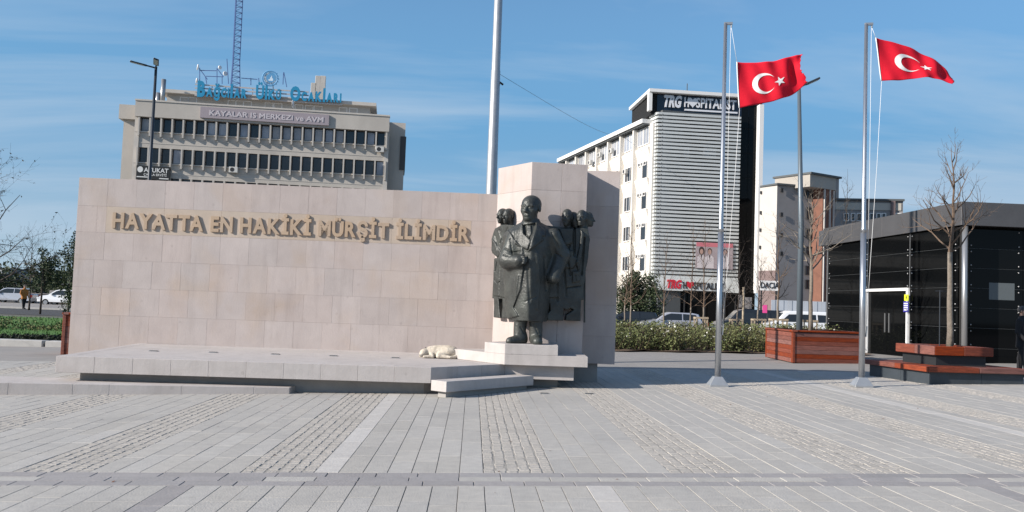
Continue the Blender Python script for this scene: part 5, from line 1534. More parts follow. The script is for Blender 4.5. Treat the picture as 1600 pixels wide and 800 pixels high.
# long white wing going back to the left
wa = on_level(1014.5, 187, 1.6 + 296.0 / FPX * 92); WTZ = wa.z
wb = on_level(881, 248.5, WTZ)
XF = Frame(q2(wb), q2(wa))
wing_b = thing('hospital_wing', 'long white building with ribbed window bays behind the pier', 'building', (wa.x, wa.y, 0))
WLn = XF.L
m = MB(); XF.box(m, 0, WLn + 1, -.5, WTZ - .5, -12, 0); m.build('wall', M_white, wing_b)
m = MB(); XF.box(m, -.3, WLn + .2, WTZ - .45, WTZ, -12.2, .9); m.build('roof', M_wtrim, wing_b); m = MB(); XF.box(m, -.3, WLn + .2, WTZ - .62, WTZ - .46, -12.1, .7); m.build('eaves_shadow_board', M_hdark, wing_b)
fh = 3.32
ribs = [XF.uv(px, 260)[0] for px in (995, 973, 955, 939, 922, 906)]
bay = ribs[0] - ribs[1]
uu = [WLn - .2]
u = ribs[0]
ribs_all = []
while u > 0: ribs_all.append(u); u -= (ribs[0] - ribs[2]) / 2
for u in ribs_all:
    m = MB(); XF.box(m, u - .16, u + .16, -.5, WTZ - .62, 0, .55); m.build('rib', M_white, wing_b)
edges = [WLn + .6] + ribs_all + [0]
for i, (ub, ua) in enumerate(zip(edges[:-1], edges[1:])):
    for k in range(6):
        zt = WTZ - .75 - k * fh
        if k == 0:
            nwin = 2
            for j in range(nwin):
                a = ua + .22 + (ub - ua - .44) * j / nwin; b = a + (ub - ua - .44) / nwin - .08
                win(XF, wing_b, a, b, zt - 1.85, zt, .0, M_wtrim, M_skyrefl, .09, 1)
        elif i == 0:
            win(XF, wing_b, ub - 1.9, ub - .5, zt - 2.2, zt - .3, .0, M_wtrim, M_dglass, .09)
            for j in range(3):
                a = ua + .5 + .75 * j; win(XF, wing_b, a, a + .6, zt - .75, zt - .3, .0, M_wtrim, M_dglass, .07)
        else:
            c = (ua + ub) / 2; w = (ub - ua) * .30
            if k in (1, 2) and i in (2, 3):
                m = MB(); XF.box(m, ua + .3, ub - .3, zt - 2.2, zt - .25, .005, .02); m.build('loggia_opening', M_hdark, wing_b)
                win(XF, wing_b, c - w * .8, c + w * .9, zt - 2.1, zt - .4, .04, M_wtrim, M_dglass, .09, 1)
            else:
                win(XF, wing_b, c - w, c + w, zt - 2.05, zt - .35, .03, M_wtrim, M_dglass, .09, 2)
        # curved apron under each window strip
        if k < 5:
            m = MB(); z0_ = zt - fh + .05; z1_ = zt - 2.2
            m.hexa([XF.pt(ua + .16, z0_, .02), XF.pt(ub - .16, z0_, .02), XF.pt(ub - .16, z0_, -.1), XF.pt(ua + .16, z0_, -.1), XF.pt(ua + .16, z1_, .34), XF.pt(ub - .16, z1_, .34), XF.pt(ub - .16, z1_, -.1), XF.pt(ua + .16, z1_, -.1)])
            m.build('apron', M_white, wing_b)
for (px, py) in ((980, 268), (940, 242), (958, 236), (925, 254)):
    u, z = XF.uv(px, py, .3); ac_unit(XF, wing_b, u - .4, z - .3, .35, .8, .55)
# ---- grey block with brick stair tower -------------------------------------------
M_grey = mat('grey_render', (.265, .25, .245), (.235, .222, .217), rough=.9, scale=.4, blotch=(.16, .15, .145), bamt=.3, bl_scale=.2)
M_greyl = mat('pale_and_sunlit_render', (.50, .475, .44), (.46, .435, .405), rough=.9, scale=.4)
M_brick = mat('brown_brick', (.20, .095, .065), (.15, .07, .05), rough=.9, scale=1.4); M_mauve = mat('mauve_cladding', (.17, .125, .12), None, rough=.8)
gc = P(1215, 289, 80.0); GT = gc.z
g_l = on_level(1188.5, 293, GT); g_r = on_level(1290, 295.5, GT)
GF = Frame(q2(gc), q2(g_r)); GS = Frame(q2(g_l), q2(gc))
blkb = thing('grey_block', 'plain grey apartment block with few small windows behind the hospital', 'building', (gc.x, gc.y, 0))
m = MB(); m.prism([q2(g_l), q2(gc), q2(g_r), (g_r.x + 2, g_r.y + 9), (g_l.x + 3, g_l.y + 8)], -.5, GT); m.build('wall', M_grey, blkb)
m = MB(); GS.box(m, 0, GS.L - .0, 5.6, GT - .02, .0, .04); m.build('painted_sunlit_side', M_greyl, blkb)  # paler copy of the wall render, sunlight painted into its colour
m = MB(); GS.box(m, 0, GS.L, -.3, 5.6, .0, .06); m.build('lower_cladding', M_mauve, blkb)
m = MB(); m.prism([(g_l.x - .1, g_l.y - .1), (gc.x - .1, gc.y - .25), (g_r.x, g_r.y - .25), (g_r.x + 2, g_r.y + 9), (g_l.x + 3, g_l.y + 8)], GT, GT + .16); m.build('roof_edge', M_hdark, blkb)
for (xa, xb, ya_, yb, fr) in ((1219, 1222.5, 294, 301, GF), (1218.5, 1222, 332, 339, GF), (1218, 1222, 364, 371, GF), (1218, 1222, 393, 400, GF), (1259, 1272, 298, 311, GF), (1259, 1271, 324, 344, GF), (1258, 1269, 357, 372, GF), (1258, 1269, 385, 400, GF), (1257, 1267, 415, 430, GF), (1257, 1267, 437, 452, GF),
                              (1189.5, 1191.5, 299, 303, GS), (1189, 1191, 330, 335, GS), (1188.5, 1190.5, 357, 362, GS), (1188, 1190, 384, 389, GS)):
    u0_, z1_ = fr.uv(xa, ya_); u1_, z0_ = fr.uv(xb, yb)
    win(fr, blkb, u0_, u1_, z0_, z1_, .05, M_wfr, M_dglass, .09, 1 if xb - xa > 8 else 0)
u0_, z1_ = GS.uv(1190, 440, .1); _, z0_ = GS.uv(1190, 455, .1)
sgn = thing('shop_sign', 'white shop sign with dark capital letters under the grey block', 'sign', tuple(GS.pt(0, 3, .2)))
SGF = Frame((P(1187, 448, 78).x, 78), (P(1217, 448, 78).x, 78)); z1_ = SGF.uv(1200, 438.5)[1]; z0_ = SGF.uv(1200, 454)[1]
m = MB(); SGF.box(m, 0, SGF.L, z0_, z1_, -.3, 0); m.build('board', M_wtrim, sgn)
m = MB(); text_on(SGF, m, 'DACIA', .1, SGF.L + .0, z0_ + .22, .50, .002, .03, .02); m.build('lettering', M_blkl, sgn)
for u_ in (.2, SGF.L - .2):
    m = MB(); SGF.box(m, u_ - .06, u_ + .06, -.3, z0_, -.2, -.08); m.build('support', M_wfr, sgn)
st_l = on_level(1289.5, 297, GT - .4); st_r = on_level(1309, 300, GT - .4)
stair = thing('brick_stair_tower', 'brown brick stair tower with a pale box on top', 'building', (st_l.x, st_l.y, 0))
TF = Frame((st_l.x, st_l.y + .6), (st_r.x, st_r.y + .6))
m = MB(); TF.box(m, 0, TF.L, -.5, GT - .2, -5, 0); m.build('wall', M_brick, stair)
for u in (.18, .95, TF.L - .3):
    m = MB(); TF.box(m, u - .06, u + .06, 2, GT - .25, .0, .12); m.build('pale_pilaster', M_greyl, stair)
bu0, bz1 = TF.uv(1264.5, 272); bu1, bz1b = TF.uv(1305, 273); _, bz0 = TF.uv(1300, 297)
m = MB(); TF.box(m, bu0, bu1, bz0, bz1, -4, .1); m.build('top_box', mat('beige_render', (.36, .33, .29), (.32, .295, .26), scale=.5), stair)
m = MB(); TF.box(m, bu1, bu1 + .45, bz0 - .7, bz1, -4, .09); m.build('top_box_side', M_grey, stair)
m = MB(); TF.box(m, bu0 - .1, bu1 + .6, bz1, bz1 + .18, -4.2, .3); m.build('top_roof', M_hdark, stair)
# ---- long low block further right -----------------------------------------------
l0 = P(1309, 313, 100.0); LT = l0.z; l1 = on_level(1411, 314.5, LT)
LLF = Frame(q2(l0), q2(l1))
low = thing('low_block', 'long low block with beige upper band behind the kiosk', 'building', (l0.x, l0.y, 0))
m = MB(); LLF.box(m, -3, LLF.L, -.5, LT, -14, 0); m.build('wall', M_grey, low)
zA = LLF.uv(1340, 328)[1]
m = MB(); LLF.box(m, -.5, LLF.L - .2, zA, LT - .25, 0, .1); m.build('upper_band', mat('beige_band', (.42, .39, .34), None, rough=.9), low)
m = MB(); LLF.box(m, -3, LLF.L + .1, LT, LT + .22, -14, .3); m.build('roof_edge', M_hdark, low)
for px in (1351.5, 1394.5):
    u, _ = LLF.uv(px, 330); m = MB(); LLF.box(m, u - .22, u + .22, -.5, LT - .02, .0, .35); m.build('pilaster', M_mauve, low)
for xa, xb in ((1318, 1326), (1329, 1336), (1338, 1346), (1358, 1365), (1369, 1376), (1377, 1384), (1398, 1408)):
    u0_, z1_ = LLF.uv(xa, 333); u1_, z0_ = LLF.uv(xb, 346); win(LLF, low, u0_, u1_, z0_, z1_, .04, M_wtrim, M_dglass, .08)
m = MB(); LLF.box(m, LLF.L, LLF.L + 3.0, -.5, LT - 2.2, -14, -.3); m.build('end_wing', M_grey, low)
# site fence of pale sheets
fen = thing('sheet_fence', 'pale corrugated sheet fence behind the parked van', 'fence', (P(1200, 490, 74).x, 74, 0))
M_fen = mat('pale_blue_sheet', (.42, .45, .49), (.36, .39, .43), rough=.5, scale=.8, tint=.05)
x0 = P(1205, 480, 74).x; x1 = P(1310, 480, 74).x; zf = P(1260, 470.5, 74).z
nn = 16
for i in range(nn):
    a = x0 + (x1 - x0) * i / nn; b = x0 + (x1 - x0) * (i + 1) / nn
    m = MB(); m.box(a + .01, b - .01, 74 + (.03 if i % 2 else 0), 74.05 + (.03 if i % 2 else 0), 0, zf); m.build('fence_sheet', M_fen, fen)
# ---- far town at the left edge ---------------------------------------------------
hl_ = MB(); n = 40
hv = []
for i in range(n + 1):
    x = -420 + 330 * i / n; h = 9 + 5 * math.sin(i * .5) + 3 * math.sin(i * 1.3 + 1)
    hv += [(x, 430, -2), (x, 440, h), (x, 520, h * .6)]
hl_.add(hv, [q_ for i in range(n) for q_ in ((3 * i, 3 * i + 3, 3 * i + 4, 3 * i + 1), (3 * i + 1, 3 * i + 4, 3 * i + 5, 3 * i + 2))])
tag(hl_.build('hills', mat('far_hillside', (.10, .11, .12), (.14, .145, .15), rough=1, scale=.05)), kind='structure')  # bluish grey stands in for haze over the hills
def far_block(px0, px1, pyt, Y, label, col, rows=0, colsn=0, name='far_building'):
    a = P(px0, pyt, Y); b = P(px1, pyt, Y)
    F = Frame((a.x, Y), (b.x, Y)); t = thing(name, label, 'building', (a.x, Y, 0))
    m = MB(); F.box(m, 0, F.L, -2, a.z, -14, 0); m.build('wall', mat(label[:18], col, tuple(c * .85 for c in col), scale=.2), t)
    m = MB(); F.box(m, -.3, F.L + .3, a.z, a.z + .35, -14.3, .3); m.build('roof', M_grey, t)
    for r in range(rows):
        for c in range(colsn):
            w = F.L / colsn; h = (a.z - 1) / rows
            win(F, t, c * w + w * .25, c * w + w * .75, 1 + r * h + h * .3, 1 + r * h + h * .8, .05, M_wtrim, M_dglass, .15)
    return t
far_block(-12, 12, 420, 300, 'distant bluish tower block at the left edge of the view', (.26, .31, .37), 6, 4)  # bluish wall colour carries the distance haze
far_block(-30, 10, 462, 84, 'pale low hut at the left edge behind the lawn', (.42, .40, .38), 1, 2)
far_block(-8, 60, 447, 120, 'long dark building beyond the trees at the left', (.13, .115, .125), 2, 6)
far_block(84, 112, 459, 90, 'dark brown cabin beside the left end of the wall', (.085, .045, .04), 1, 2)
# ------------------------------------------------------------------ trees, beds, shrubs
M_bark = mat('pale_grey_bark', (.22, .19, .155), (.15, .125, .10), rough=.95, scale=14, bump=.5, bscale=30)
M_twig = mat('twig_bark', (.15, .105, .075), (.10, .07, .05), rough=.95, scale=10)
M_twigd = mat('dark_twig_bark', (.075, .06, .05), (.05, .04, .034), rough=.95, scale=10)
M_leafd = mat('dark_evergreen_leaf', (.022, .036, .016), (.045, .062, .026), rough=.6, scale=3, spec=.3)
M_leafg = mat('grass_leaf', (.06, .14, .025), (.035, .09, .018), rough=.8, scale=2)
M_rose = mat('rose_leaf', (.12, .14, .05), (.078, .092, .034), rough=.8, scale=1.6, blotch=(.12, .09, .035), bamt=.6, bl_scale=.9)
M_flow = mat('white_blossom', (.80, .79, .70), None, rough=.8)
M_stake = mat('pale_timber_stake', (.40, .33, .24), (.32, .26, .19), rough=.9, scale=5)
def rvec(r, s=1.0): return Vector((r.uniform(-s, s), r.uniform(-s, s), r.uniform(-s, s)))
def twig(mb, r, p, d, L_, rad, depth, up, kink=.25, n=4, split=(2, 3)):
    pts = [p.copy()]; rr = [rad]; seg = 4 if depth > 0 else 3
    q_ = p.copy(); dd = d.normalized()
    for i in range(seg):
        dd = (dd + rvec(r, kink) + Vector((0, 0, up))).normalized()
        q_ = q_ + dd * (L_ / seg); pts.append(q_.copy()); rr.append(max(.0022, rad * (1 - .72 * (i + 1) / seg)))
    mb.tube(pts, rr, n if depth > 0 else 3, False)
    if depth <= 0: return
    for k in range(r.randint(*split) + 1):
        j = r.randint(1, seg)
        base = pts[j]; dirn = (pts[j] - pts[j - 1]).normalized()
        side = rvec(r); side -= dirn * side.dot(dirn); side.normalize()
        twig(mb, r, base, dirn * .75 + side * .8, L_ * r.uniform(.38, .62), max(.003, rr[j] * .68), depth - 1, up, kink, 3, split)
def bare_tree(label, loc, h, trunk_h, trunk_r, spread, seed, n_main=14, leader=True, depth=2, group=None, matw=M_twig, barkm=M_bark, up=.10, low_angle=.9, cat='tree', lean=(0, 0), stake=None, minr=.0):
    r = random.Random(seed)
    t = thing('bare_tree', label, cat, loc, group)
    tr = MB(); pts = []; rad = []
    n = 6
    for i in range(n + 1):
        f = i / n; pts.append((lean[0] * f + r.uniform(-.012, .012), lean[1] * f + r.uniform(-.012, .012), trunk_h * f)); rad.append(trunk_r * (1.18 if i == 0 else 1 - .28 * f))
    tr.tube(pts, rad, 10); tr.build('trunk', barkm, t, True, False)
    cr = MB(); top = Vector(pts[-1])
    lead = [top.copy()]; q_ = top.copy(); m_ = 8
    for i in range(m_):
        q_ = q_ + Vector((r.uniform(-.05, .05), r.uniform(-.05, .05), (h - trunk_h) / m_)); lead.append(q_.copy())
    lr = [max(trunk_r * .66 * (1 - .9 * i / m_), .004) for i in range(m_ + 1)]
    if leader: cr.tube(lead, lr, 6, False)
    for k in range(n_main):
        f = (k / n_main) ** 1.25 * .92
        j = min(int(f * m_), m_ - 1) if leader else 0
        base = lead[j].lerp(lead[j + 1], f * m_ - j) if leader else top
        a = k * 2.4 + r.uniform(-.4, .4)
        ang = low_angle * (1 - .45 * f)
        d = Vector((math.cos(a) * math.sin(ang), math.sin(a) * math.sin(ang), math.cos(ang)))
        L_ = spread * (1.0 - .62 * f) * r.uniform(.8, 1.15)
        twig(cr, r, base, d, L_, max(.006 + minr, trunk_r * .36 * (1 - .55 * f)), depth, up)
    cr.build('crown', matw, t, False, False)
    return t
# tree in the bench planter
bz_ = BZ + UP - .06
tl = P(1484, 530, octc.y)
ht = P(1499, 232, octc.y).z - bz_; th_ = P(1480, 394, octc.y).z - bz_
bare_tree('bare young tree growing out of the bench planter', (tl.x, octc.y, bz_), ht, th_, .075, 1.2, 11, 17, True, 2, None, M_twig, M_bark, .16, 1.15)
# supports beside that tree
sp_ = thing('tree_stake', 'thin dark metal tree support in the bench planter', 'stake', (tl.x - .3, octc.y + .1, bz_))
m = MB(); m.tube([(tl.x - .18, octc.y + .12, bz_), (tl.x - .18, octc.y + .12, bz_ + 1.35)], .012, 6); m.tube([(tl.x - .28, octc.y + .12, bz_ + 1.33), (tl.x + .12, octc.y + .12, bz_ + 1.33)], .010, 6); m.tube([(tl.x + .10, octc.y + .12, bz_), (tl.x + .10, octc.y + .12, bz_ + 1.33)], .012, 6); m.build('stake_frame', M_lamp, sp_)
# tree in the red planter
pt_ = P(1266, 515, plc.y)
bare_tree('bare young tree growing out of the red box planter', (pt_.x, plc.y, plz + hP - .05), P(1275, 300, plc.y).z - plz - hP, P(1268, 420, plc.y).z - plz - hP, .075, 1.5, 5, 18, True, 2, None, M_bark, M_bark, .14, 1.1)
# street saplings between the flower bed and the road
ORD = ('first', 'second', 'third', 'fourth', 'fifth', 'sixth', 'seventh', 'eighth', 'ninth')
SAP = [(976, 43.5, 395), (985, 42.0, 330), (1037, 42.0, 362), (1079, 43.0, 345), (1099, 41.0, 335), (1131, 43.5, 372), (1152, 44.5, 372), (1184, 43.0, 395), (1215, 40.0, 335)]
for i, (px, Y, pyt) in enumerate(SAP):
    b = P(px, 500, Y); tp_ = P(px + 4, pyt, Y)
    bare_tree('%s bare sapling from the left in the row behind the flower bed' % ORD[i], (b.x, Y, gz(b.x, Y) - .02), tp_.z - gz(b.x, Y), 1.75 if i not in (8,) else 2.2, .05 if i < 8 else .065, 1.15, 40 + i, 15, True, 2, 'bare saplings behind the flower bed', M_twigd if i in (5, 6, 7) else M_twig, M_bark, .13, .95, 'tree', (0, 0), None, .002)
# distant thin tree above the kiosk roof
b = P(1323, 360, 62); bare_tree('thin bare tree rising behind the kiosk roof', (b.x, 62, 0), P(1323, 264, 62).z, 3.0, .09, 1.9, 71, 20, True, 2, None, M_twigd, M_twigd, .1, 1.2, 'tree', (0, 0), None, .012)
# timber guards round some saplings
def guard(px, Y, w, h, label):
    b = P(px, 500, Y); z = gz(b.x, Y)
    t = thing('tree_guard', label, 'tree guard', (b.x, Y, z), 'timber tree guards')
    for sx in (-1, 1):
        for sy in (-1, 1):
            m = MB(); m.box(sx * w / 2 - .03, sx * w / 2 + .03, sy * w / 2 - .03, sy * w / 2 + .03, -.05, h); m.build('post', M_stake, t, False, False)
    for sy in (-1, 1):
        m = MB(); m.box(-w / 2 - .05, w / 2 + .05, sy * w / 2 - .055, sy * w / 2 - .031, h - .09, h - .01); m.build('rail', M_stake, t, False, False)
    for sx in (-1, 1):
        m = MB(); m.box(sx * (w / 2 + .043) - .012, sx * (w / 2 + .043) + .012, -w / 2, w / 2, h - .10, h - .02); m.build('rail', M_stake, t, False, False)
guard(1095, 41.0, .5, 1.28, 'timber guard round the sapling in front of the louvred tower'); guard(1150, 44.5, .5, 1.25, 'timber guard round the sapling left of the white end column')
guard(1185, 43.0, .52, 1.30, 'timber guard round the sapling by the white end column'); guard(1216, 40.0, .62, 1.30, 'timber guard round the sapling beside the white van'); guard(1263, 41.0, .6, 1.3, 'timber guard behind the red planter')
# signpost in the bed
b = P(1161, 500, 45); t = thing('post', 'slim pale post with small grey boards behind the flower bed', 'post', (b.x, 45, 0))
m = MB(); m.tube([(0, 0, -.1), (0, 0, P(1161, 449, 45).z)], .06, 8); m.build('pole', M_stake, t, True, False)
m = MB(); m.box(-.28, -.07, -.05, -.02, 1.85, 2.5); m.build('board', M_grey, t, False, False); m = MB(); m.box(.07, .42, -.05, -.02, 1.8, 2.4); m.build('board', M_grey, t, False, False)

# flower bed: soil and rose bushes
fb0 = G(962, 546); 
bedp = [(P(905, 545, 31.0).x, 31.2), (P(1197, 548, 32.0).x + .6, 31.6), (13.0, 33.5), (13.0, 48.5), (2.0, 48.5), (P(905, 545, 31.0).x, 44)]
m = MB(); n = 18
xs0, xs1, ys0, ys1 = bedp[0][0], 13.0, 31.0, 48.8
for j in range(n + 1):
    for i in range(n + 1):
        x = xs0 + (xs1 - xs0) * i / n; y = ys0 + (ys1 - ys0) * j / n + (.25 * math.sin(i * 1.7) if j == 0 else 0)
        m.v.append((x, y, gz(x, y) + .02 + .03 * math.sin(i * 2.1 + j * 1.3)))
for j in range(n):
    for i in range(n):
        a = j * (n + 1) + i; m.f.append((a, a + 1, a + n + 2, a + n + 1))
tag(m.build('flower_bed_soil', M_soil), kind='structure')
def leaf(mb, r, c, s, up=.3):
    d = rvec(r).normalized(); u = d.cross(rvec(r)).normalized(); v = d.cross(u)
    a = s * r.uniform(.6, 1.2); b = a * r.uniform(.4, .6)
    mb.add([c - u * a, c - v * b, c + u * a, c + v * b], [(0, 1, 2, 3)])
rr_ = random.Random(21)
rose = MB(); flow = MB(); stem = MB()
nb_ = 0
for k in range(540):
    y = 31.4 + (44.5 - 31.4) * rr_.random() ** 1.8
    x = rr_.uniform(P(930, 520, y).x, min(12.5, P(1310, 520, y).x))
    if x > 7.4 and y < 29.5: continue
    z = gz(x, y); h = rr_.uniform(.55, 1.08) * (1.0 if y > 32 else .9); w = rr_.uniform(.32, .5)
    for s in range(4):
        a = rr_.uniform(0, 6.28); stem.tube([(x, y, z), (x + w * .8 * math.cos(a), y + w * .8 * math.sin(a), z + h * .95)], [.008, .004], 3, False)
    for s in range(58):
        f = rr_.random(); a = rr_.uniform(0, 6.28); ra = w * math.sqrt(rr_.random()) * (.45 + .75 * f)
        c = Vector((x + ra * math.cos(a), y + ra * math.sin(a), z + h * (.08 + .92 * f)))
        leaf(rose, rr_, c, .055)
    if rr_.random() < .26 and y < 42:
        for s in range(rr_.randint(1, 2)):
            a = rr_.uniform(0, 6.28); ra = w * rr_.random()
            c = Vector((x + ra * math.cos(a), y + ra * math.sin(a) - .05, z + h * rr_.uniform(.72, 1.06)))
            for q_ in range(5): leaf(flow, rr_, c + rvec(rr_, .02), .042)
tag(rose.build('rose_bushes', M_rose), 'mass of knee-high green rose bushes in the flower bed', 'rose bushes', kind='stuff')
tag(stem.build('rose_stems', M_twig), 'thin brown stems of the rose bushes', 'rose stems', kind='stuff')
tag(flow.build('white_roses', M_flow), 'scattered white blossoms on the rose bushes', 'flowers', kind='stuff')
# clipped hedge line behind, by the van, and reddish shrubs at the left of the bed
def shrub(label, c, rad, n, s, material, seed, trunk=None, name='shrub', cat='shrub', group=None, clumps=26, tmat=M_twigd):
    r = random.Random(seed); t = thing(name, label, cat, (c[0], c[1], c[2]), group)
    m = MB(); cl = []
    for i in range(clumps):
        d = rvec(r).normalized() * (r.random() ** .45); cl.append((Vector((d.x * rad[0], d.y * rad[1], d.z * rad[2])), r.uniform(.22, .42)))
    for i in range(n):
        cc, cr = cl[r.randrange(len(cl))]
        d = rvec(r).normalized() * cr * (r.random() ** .4)
        leaf(m, r, cc + Vector((d.x * rad[0], d.y * rad[1], d.z * rad[2])) + Vector((0, 0, trunk[0] if trunk else rad[2])), s)
    m.build('crown', material, t, False, False)
    k = MB(); hh = (trunk[0] if trunk else rad[2])
    k.tube([(0, 0, -.1), (.02, 0, hh * .6), (0, .02, hh)], [trunk[1], trunk[1] * .8, trunk[1] * .5] if trunk else [.06, .05, .03], 8)
    for i in range(7):
        cc, cr = cl[i]; k.tube([(0, 0, hh * .55), Vector((cc.x * .5, cc.y * .5, hh * .8 + cc.z * .3)), Vector((cc.x, cc.y, hh + cc.z))], [(trunk[1] if trunk else .05) * .5, (trunk[1] if trunk else .05) * .35, .012], 5, False)
    k.build('trunk', tmat, t, True, False)
    return t
b = P(1000, 500, 58); shrub('round dark evergreen tree left of the hospital entrance', (b.x, 58, 0), (1.75, 1.6, 2.0), 9000, .085, M_leafd, 31, (2.35, .12), 'evergreen_tree', 'tree', None, 60)
b = P(978, 505, 44.5); shrub('reddish low shrub at the left end of the flower bed', (b.x, 44.5, 0), (1.0, .6, .45), 1500, .06, mat('rusty_leaf', (.17, .07, .03), (.11, .05, .025), rough=.85, scale=3), 33)
for i, (px, Y) in enumerate(((1225, 45.5), (1250, 45.5), (1280, 45.0), (1305, 44.5))):
    b = P(px, 500, Y); shrub('%s clipped green shrub from the left before the parked van' % ORD[i], (b.x, Y, 0), (.65, .45, .42), 1200, .05, M_leafd, 80 + i, None, 'shrub', 'shrub', 'low shrubs before the van')

# left background: lawn, painted shadow strip, kerb, trees
kbz = gz(-16, 28)
ln0 = G(0, 541.5)
m = MB(); nx_ = 24
for j in range(7):
    for i in range(nx_ + 1):
        x = -46 + 36.5 * i / nx_; y = 30.2 + 15 * j / 6; m.v.append((x, y, gz(x, y) + .03))
for j in range(6):
    for i in range(nx_):
        a = j * (nx_ + 1) + i; m.f.append((a, a + 1, a + nx_ + 2, a + nx_ + 1))
tag(m.build('lawn', mat('lawn_green', (.075, .17, .03), (.05, .12, .022), rough=.95, scale=3, bump=.6, bscale=25)), kind='structure')
gr = MB(); gg = random.Random(3)
for k in range(9000):
    x = gg.uniform(-30, -11); y = 30.6 + 14 * gg.random() ** 1.6
    z = gz(x, y) + .03; h = gg.uniform(.06, .13); a = gg.uniform(0, 3.14); w = .02
    gr.add([(x - w * math.cos(a), y - w * math.sin(a), z), (x + w * math.cos(a), y + w * math.sin(a), z), (x + gg.uniform(-.04, .04), y + gg.uniform(-.04, .04), z + h)], [(0, 1, 2)])
tag(gr.build('grass', M_leafg), 'short green grass blades on the lawn at the left', 'grass', kind='stuff')
hd = MB(); gg = random.Random(4)  # dark leaf strip added to paint a cast shadow on the grass
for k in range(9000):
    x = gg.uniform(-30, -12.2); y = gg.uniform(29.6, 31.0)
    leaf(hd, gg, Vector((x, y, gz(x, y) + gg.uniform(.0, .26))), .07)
tag(hd.build('shadow_leaf_strip', mat('painted_shadow_leaf', (.012, .018, .010), (.022, .03, .014), rough=.8, scale=3)), 'dark low evergreen ground cover in front of the lawn', 'ground cover', kind='stuff')
for i, (xa, xb) in enumerate(((-26, -20.2), (-20.15, -15.2), (-15.1, -12.4))):
    m = MB(); m.box(xa, xb, 28.3, 28.75, gz(xa, 28) - .1, gz(-18, 28) + .22); o = m.build('kerb_block', mat('kerb_concrete', (.42, .41, .39)), None, bevel=.02, origin=((xa + xb) / 2, 28.5, -.3))
    tag(o, ('long concrete kerb block at the far left before the lawn', 'middle concrete kerb block before the lawn', 'concrete kerb block nearest the wall before the lawn')[i], 'kerb', 'concrete kerb blocks')
sh = MB(); gg = random.Random(8)
for k in range(7000):
    x = gg.uniform(-36, -14); y = gg.uniform(36.0, 37.6); leaf(sh, gg, Vector((x, y, gz(x, y) + gg.uniform(0, .34) * (1 + .5 * math.sin(x * 2.3)))), .06)
tag(sh.build('low_hedge', M_rose), 'low loose hedge along the back of the lawn', 'hedge', kind='stuff')
b = P(62, 500, 48); shrub('small leafy dark tree behind the lawn', (b.x, 48, .2), (.95, .9, 1.35), 2600, .075, M_leafd, 51, (2.35, .06), 'leafy_tree', 'tree', None, 26)
b = P(44, 500, 52); bare_tree('bare bush-like tree beside the small leafy tree', (b.x, 52, .2), 4.6, 1.2, .06, 2.2, 53, 16, True, 2, None, M_twigd, M_twigd, .08, 1.1, 'tree', (0, 0), None, .006)
b = P(108, 500, 42); shrub('dark conifer half hidden behind the wall end', (b.x + .5, 42, 0), (1.15, 1.0, 2.2), 4200, .07, M_leafd, 55, (2.5, .09), 'conifer', 'tree', None, 40)
b = P(112, 400, 46); bare_tree('thin bare tree top behind the conifer', (b.x, 46, 0), P(110, 362, 46).z, 2.2, .06, 1.1, 57, 10, True, 2, None, M_twigd, M_twigd, .1, .9)
# spreading tree at the left edge with a few dry leaves
b = P(-62, 500, 30)
lt = bare_tree('bare spreading tree with a few dry leaves at the left edge', (b.x, 30, -.3), P(-40, 285, 30).z + .3, 1.6, .13, 3.1, 61, 18, True, 3, None, M_twigd, M_twigd, .05, 1.25, 'tree', (0, 0), None, .004)
lv = MB(); gg = random.Random(62)
cr = [c for c in lt.children if c.name.startswith('crown')][0]
vs = cr.data.vertices
for k in range(900):
    v = vs[gg.randrange(len(vs))].co
    if v.z > 2.0 and (v.x ** 2 + v.y ** 2) > 1.0: leaf(lv, gg, Vector(v) + rvec(gg, .05), .045)
lv.build('dry_leaves', mat('dry_leaf', (.07, .055, .035), (.05, .045, .03), rough=.9, scale=5), lt, False, False)

# dark tree masses far behind the lawn
for i, (px, Y, r_, h_) in enumerate(((-20, 100, 4.5, 2.3), (34, 112, 5.0, 2.1), (84, 100, 3.6, 1.8))):
    b = P(px, 480, Y); shrub(('leftmost dark tree clump far behind the lawn', 'middle dark tree clump far behind the lawn', 'dark tree clump far behind the brown cabin')[i], (b.x, Y, -.5), (r_, 2.5, h_), 2600, .22, M_leafd, 120 + i, (2.4, .2), 'far_tree', 'tree', 'dark trees far behind the lawn', 34)
# dry leaves and scraps blown over the paving
lt_ = MB(); gg = random.Random(99)
for k in range(46):
    c = gg.uniform(-26, 40); t = gg.uniform(-2.2, 8.5); p = pav(c, t, .004)
    a = gg.uniform(0, 6.28); s_ = gg.uniform(.012, .03)
    u = Vector((math.cos(a), math.sin(a), gg.uniform(0, .3))) * s_; v = Vector((-math.sin(a), math.cos(a), 0)) * s_ * .55
    lt_.add([p - u, p - v, p + u, p + v], [(0, 1, 2, 3)])
tag(lt_.build('fallen_leaves', mat('fallen_leaf', (.20, .08, .05), (.12, .07, .04), rough=.9, scale=9)), 'few small dry leaves blown over the paving', 'leaves', kind='stuff')
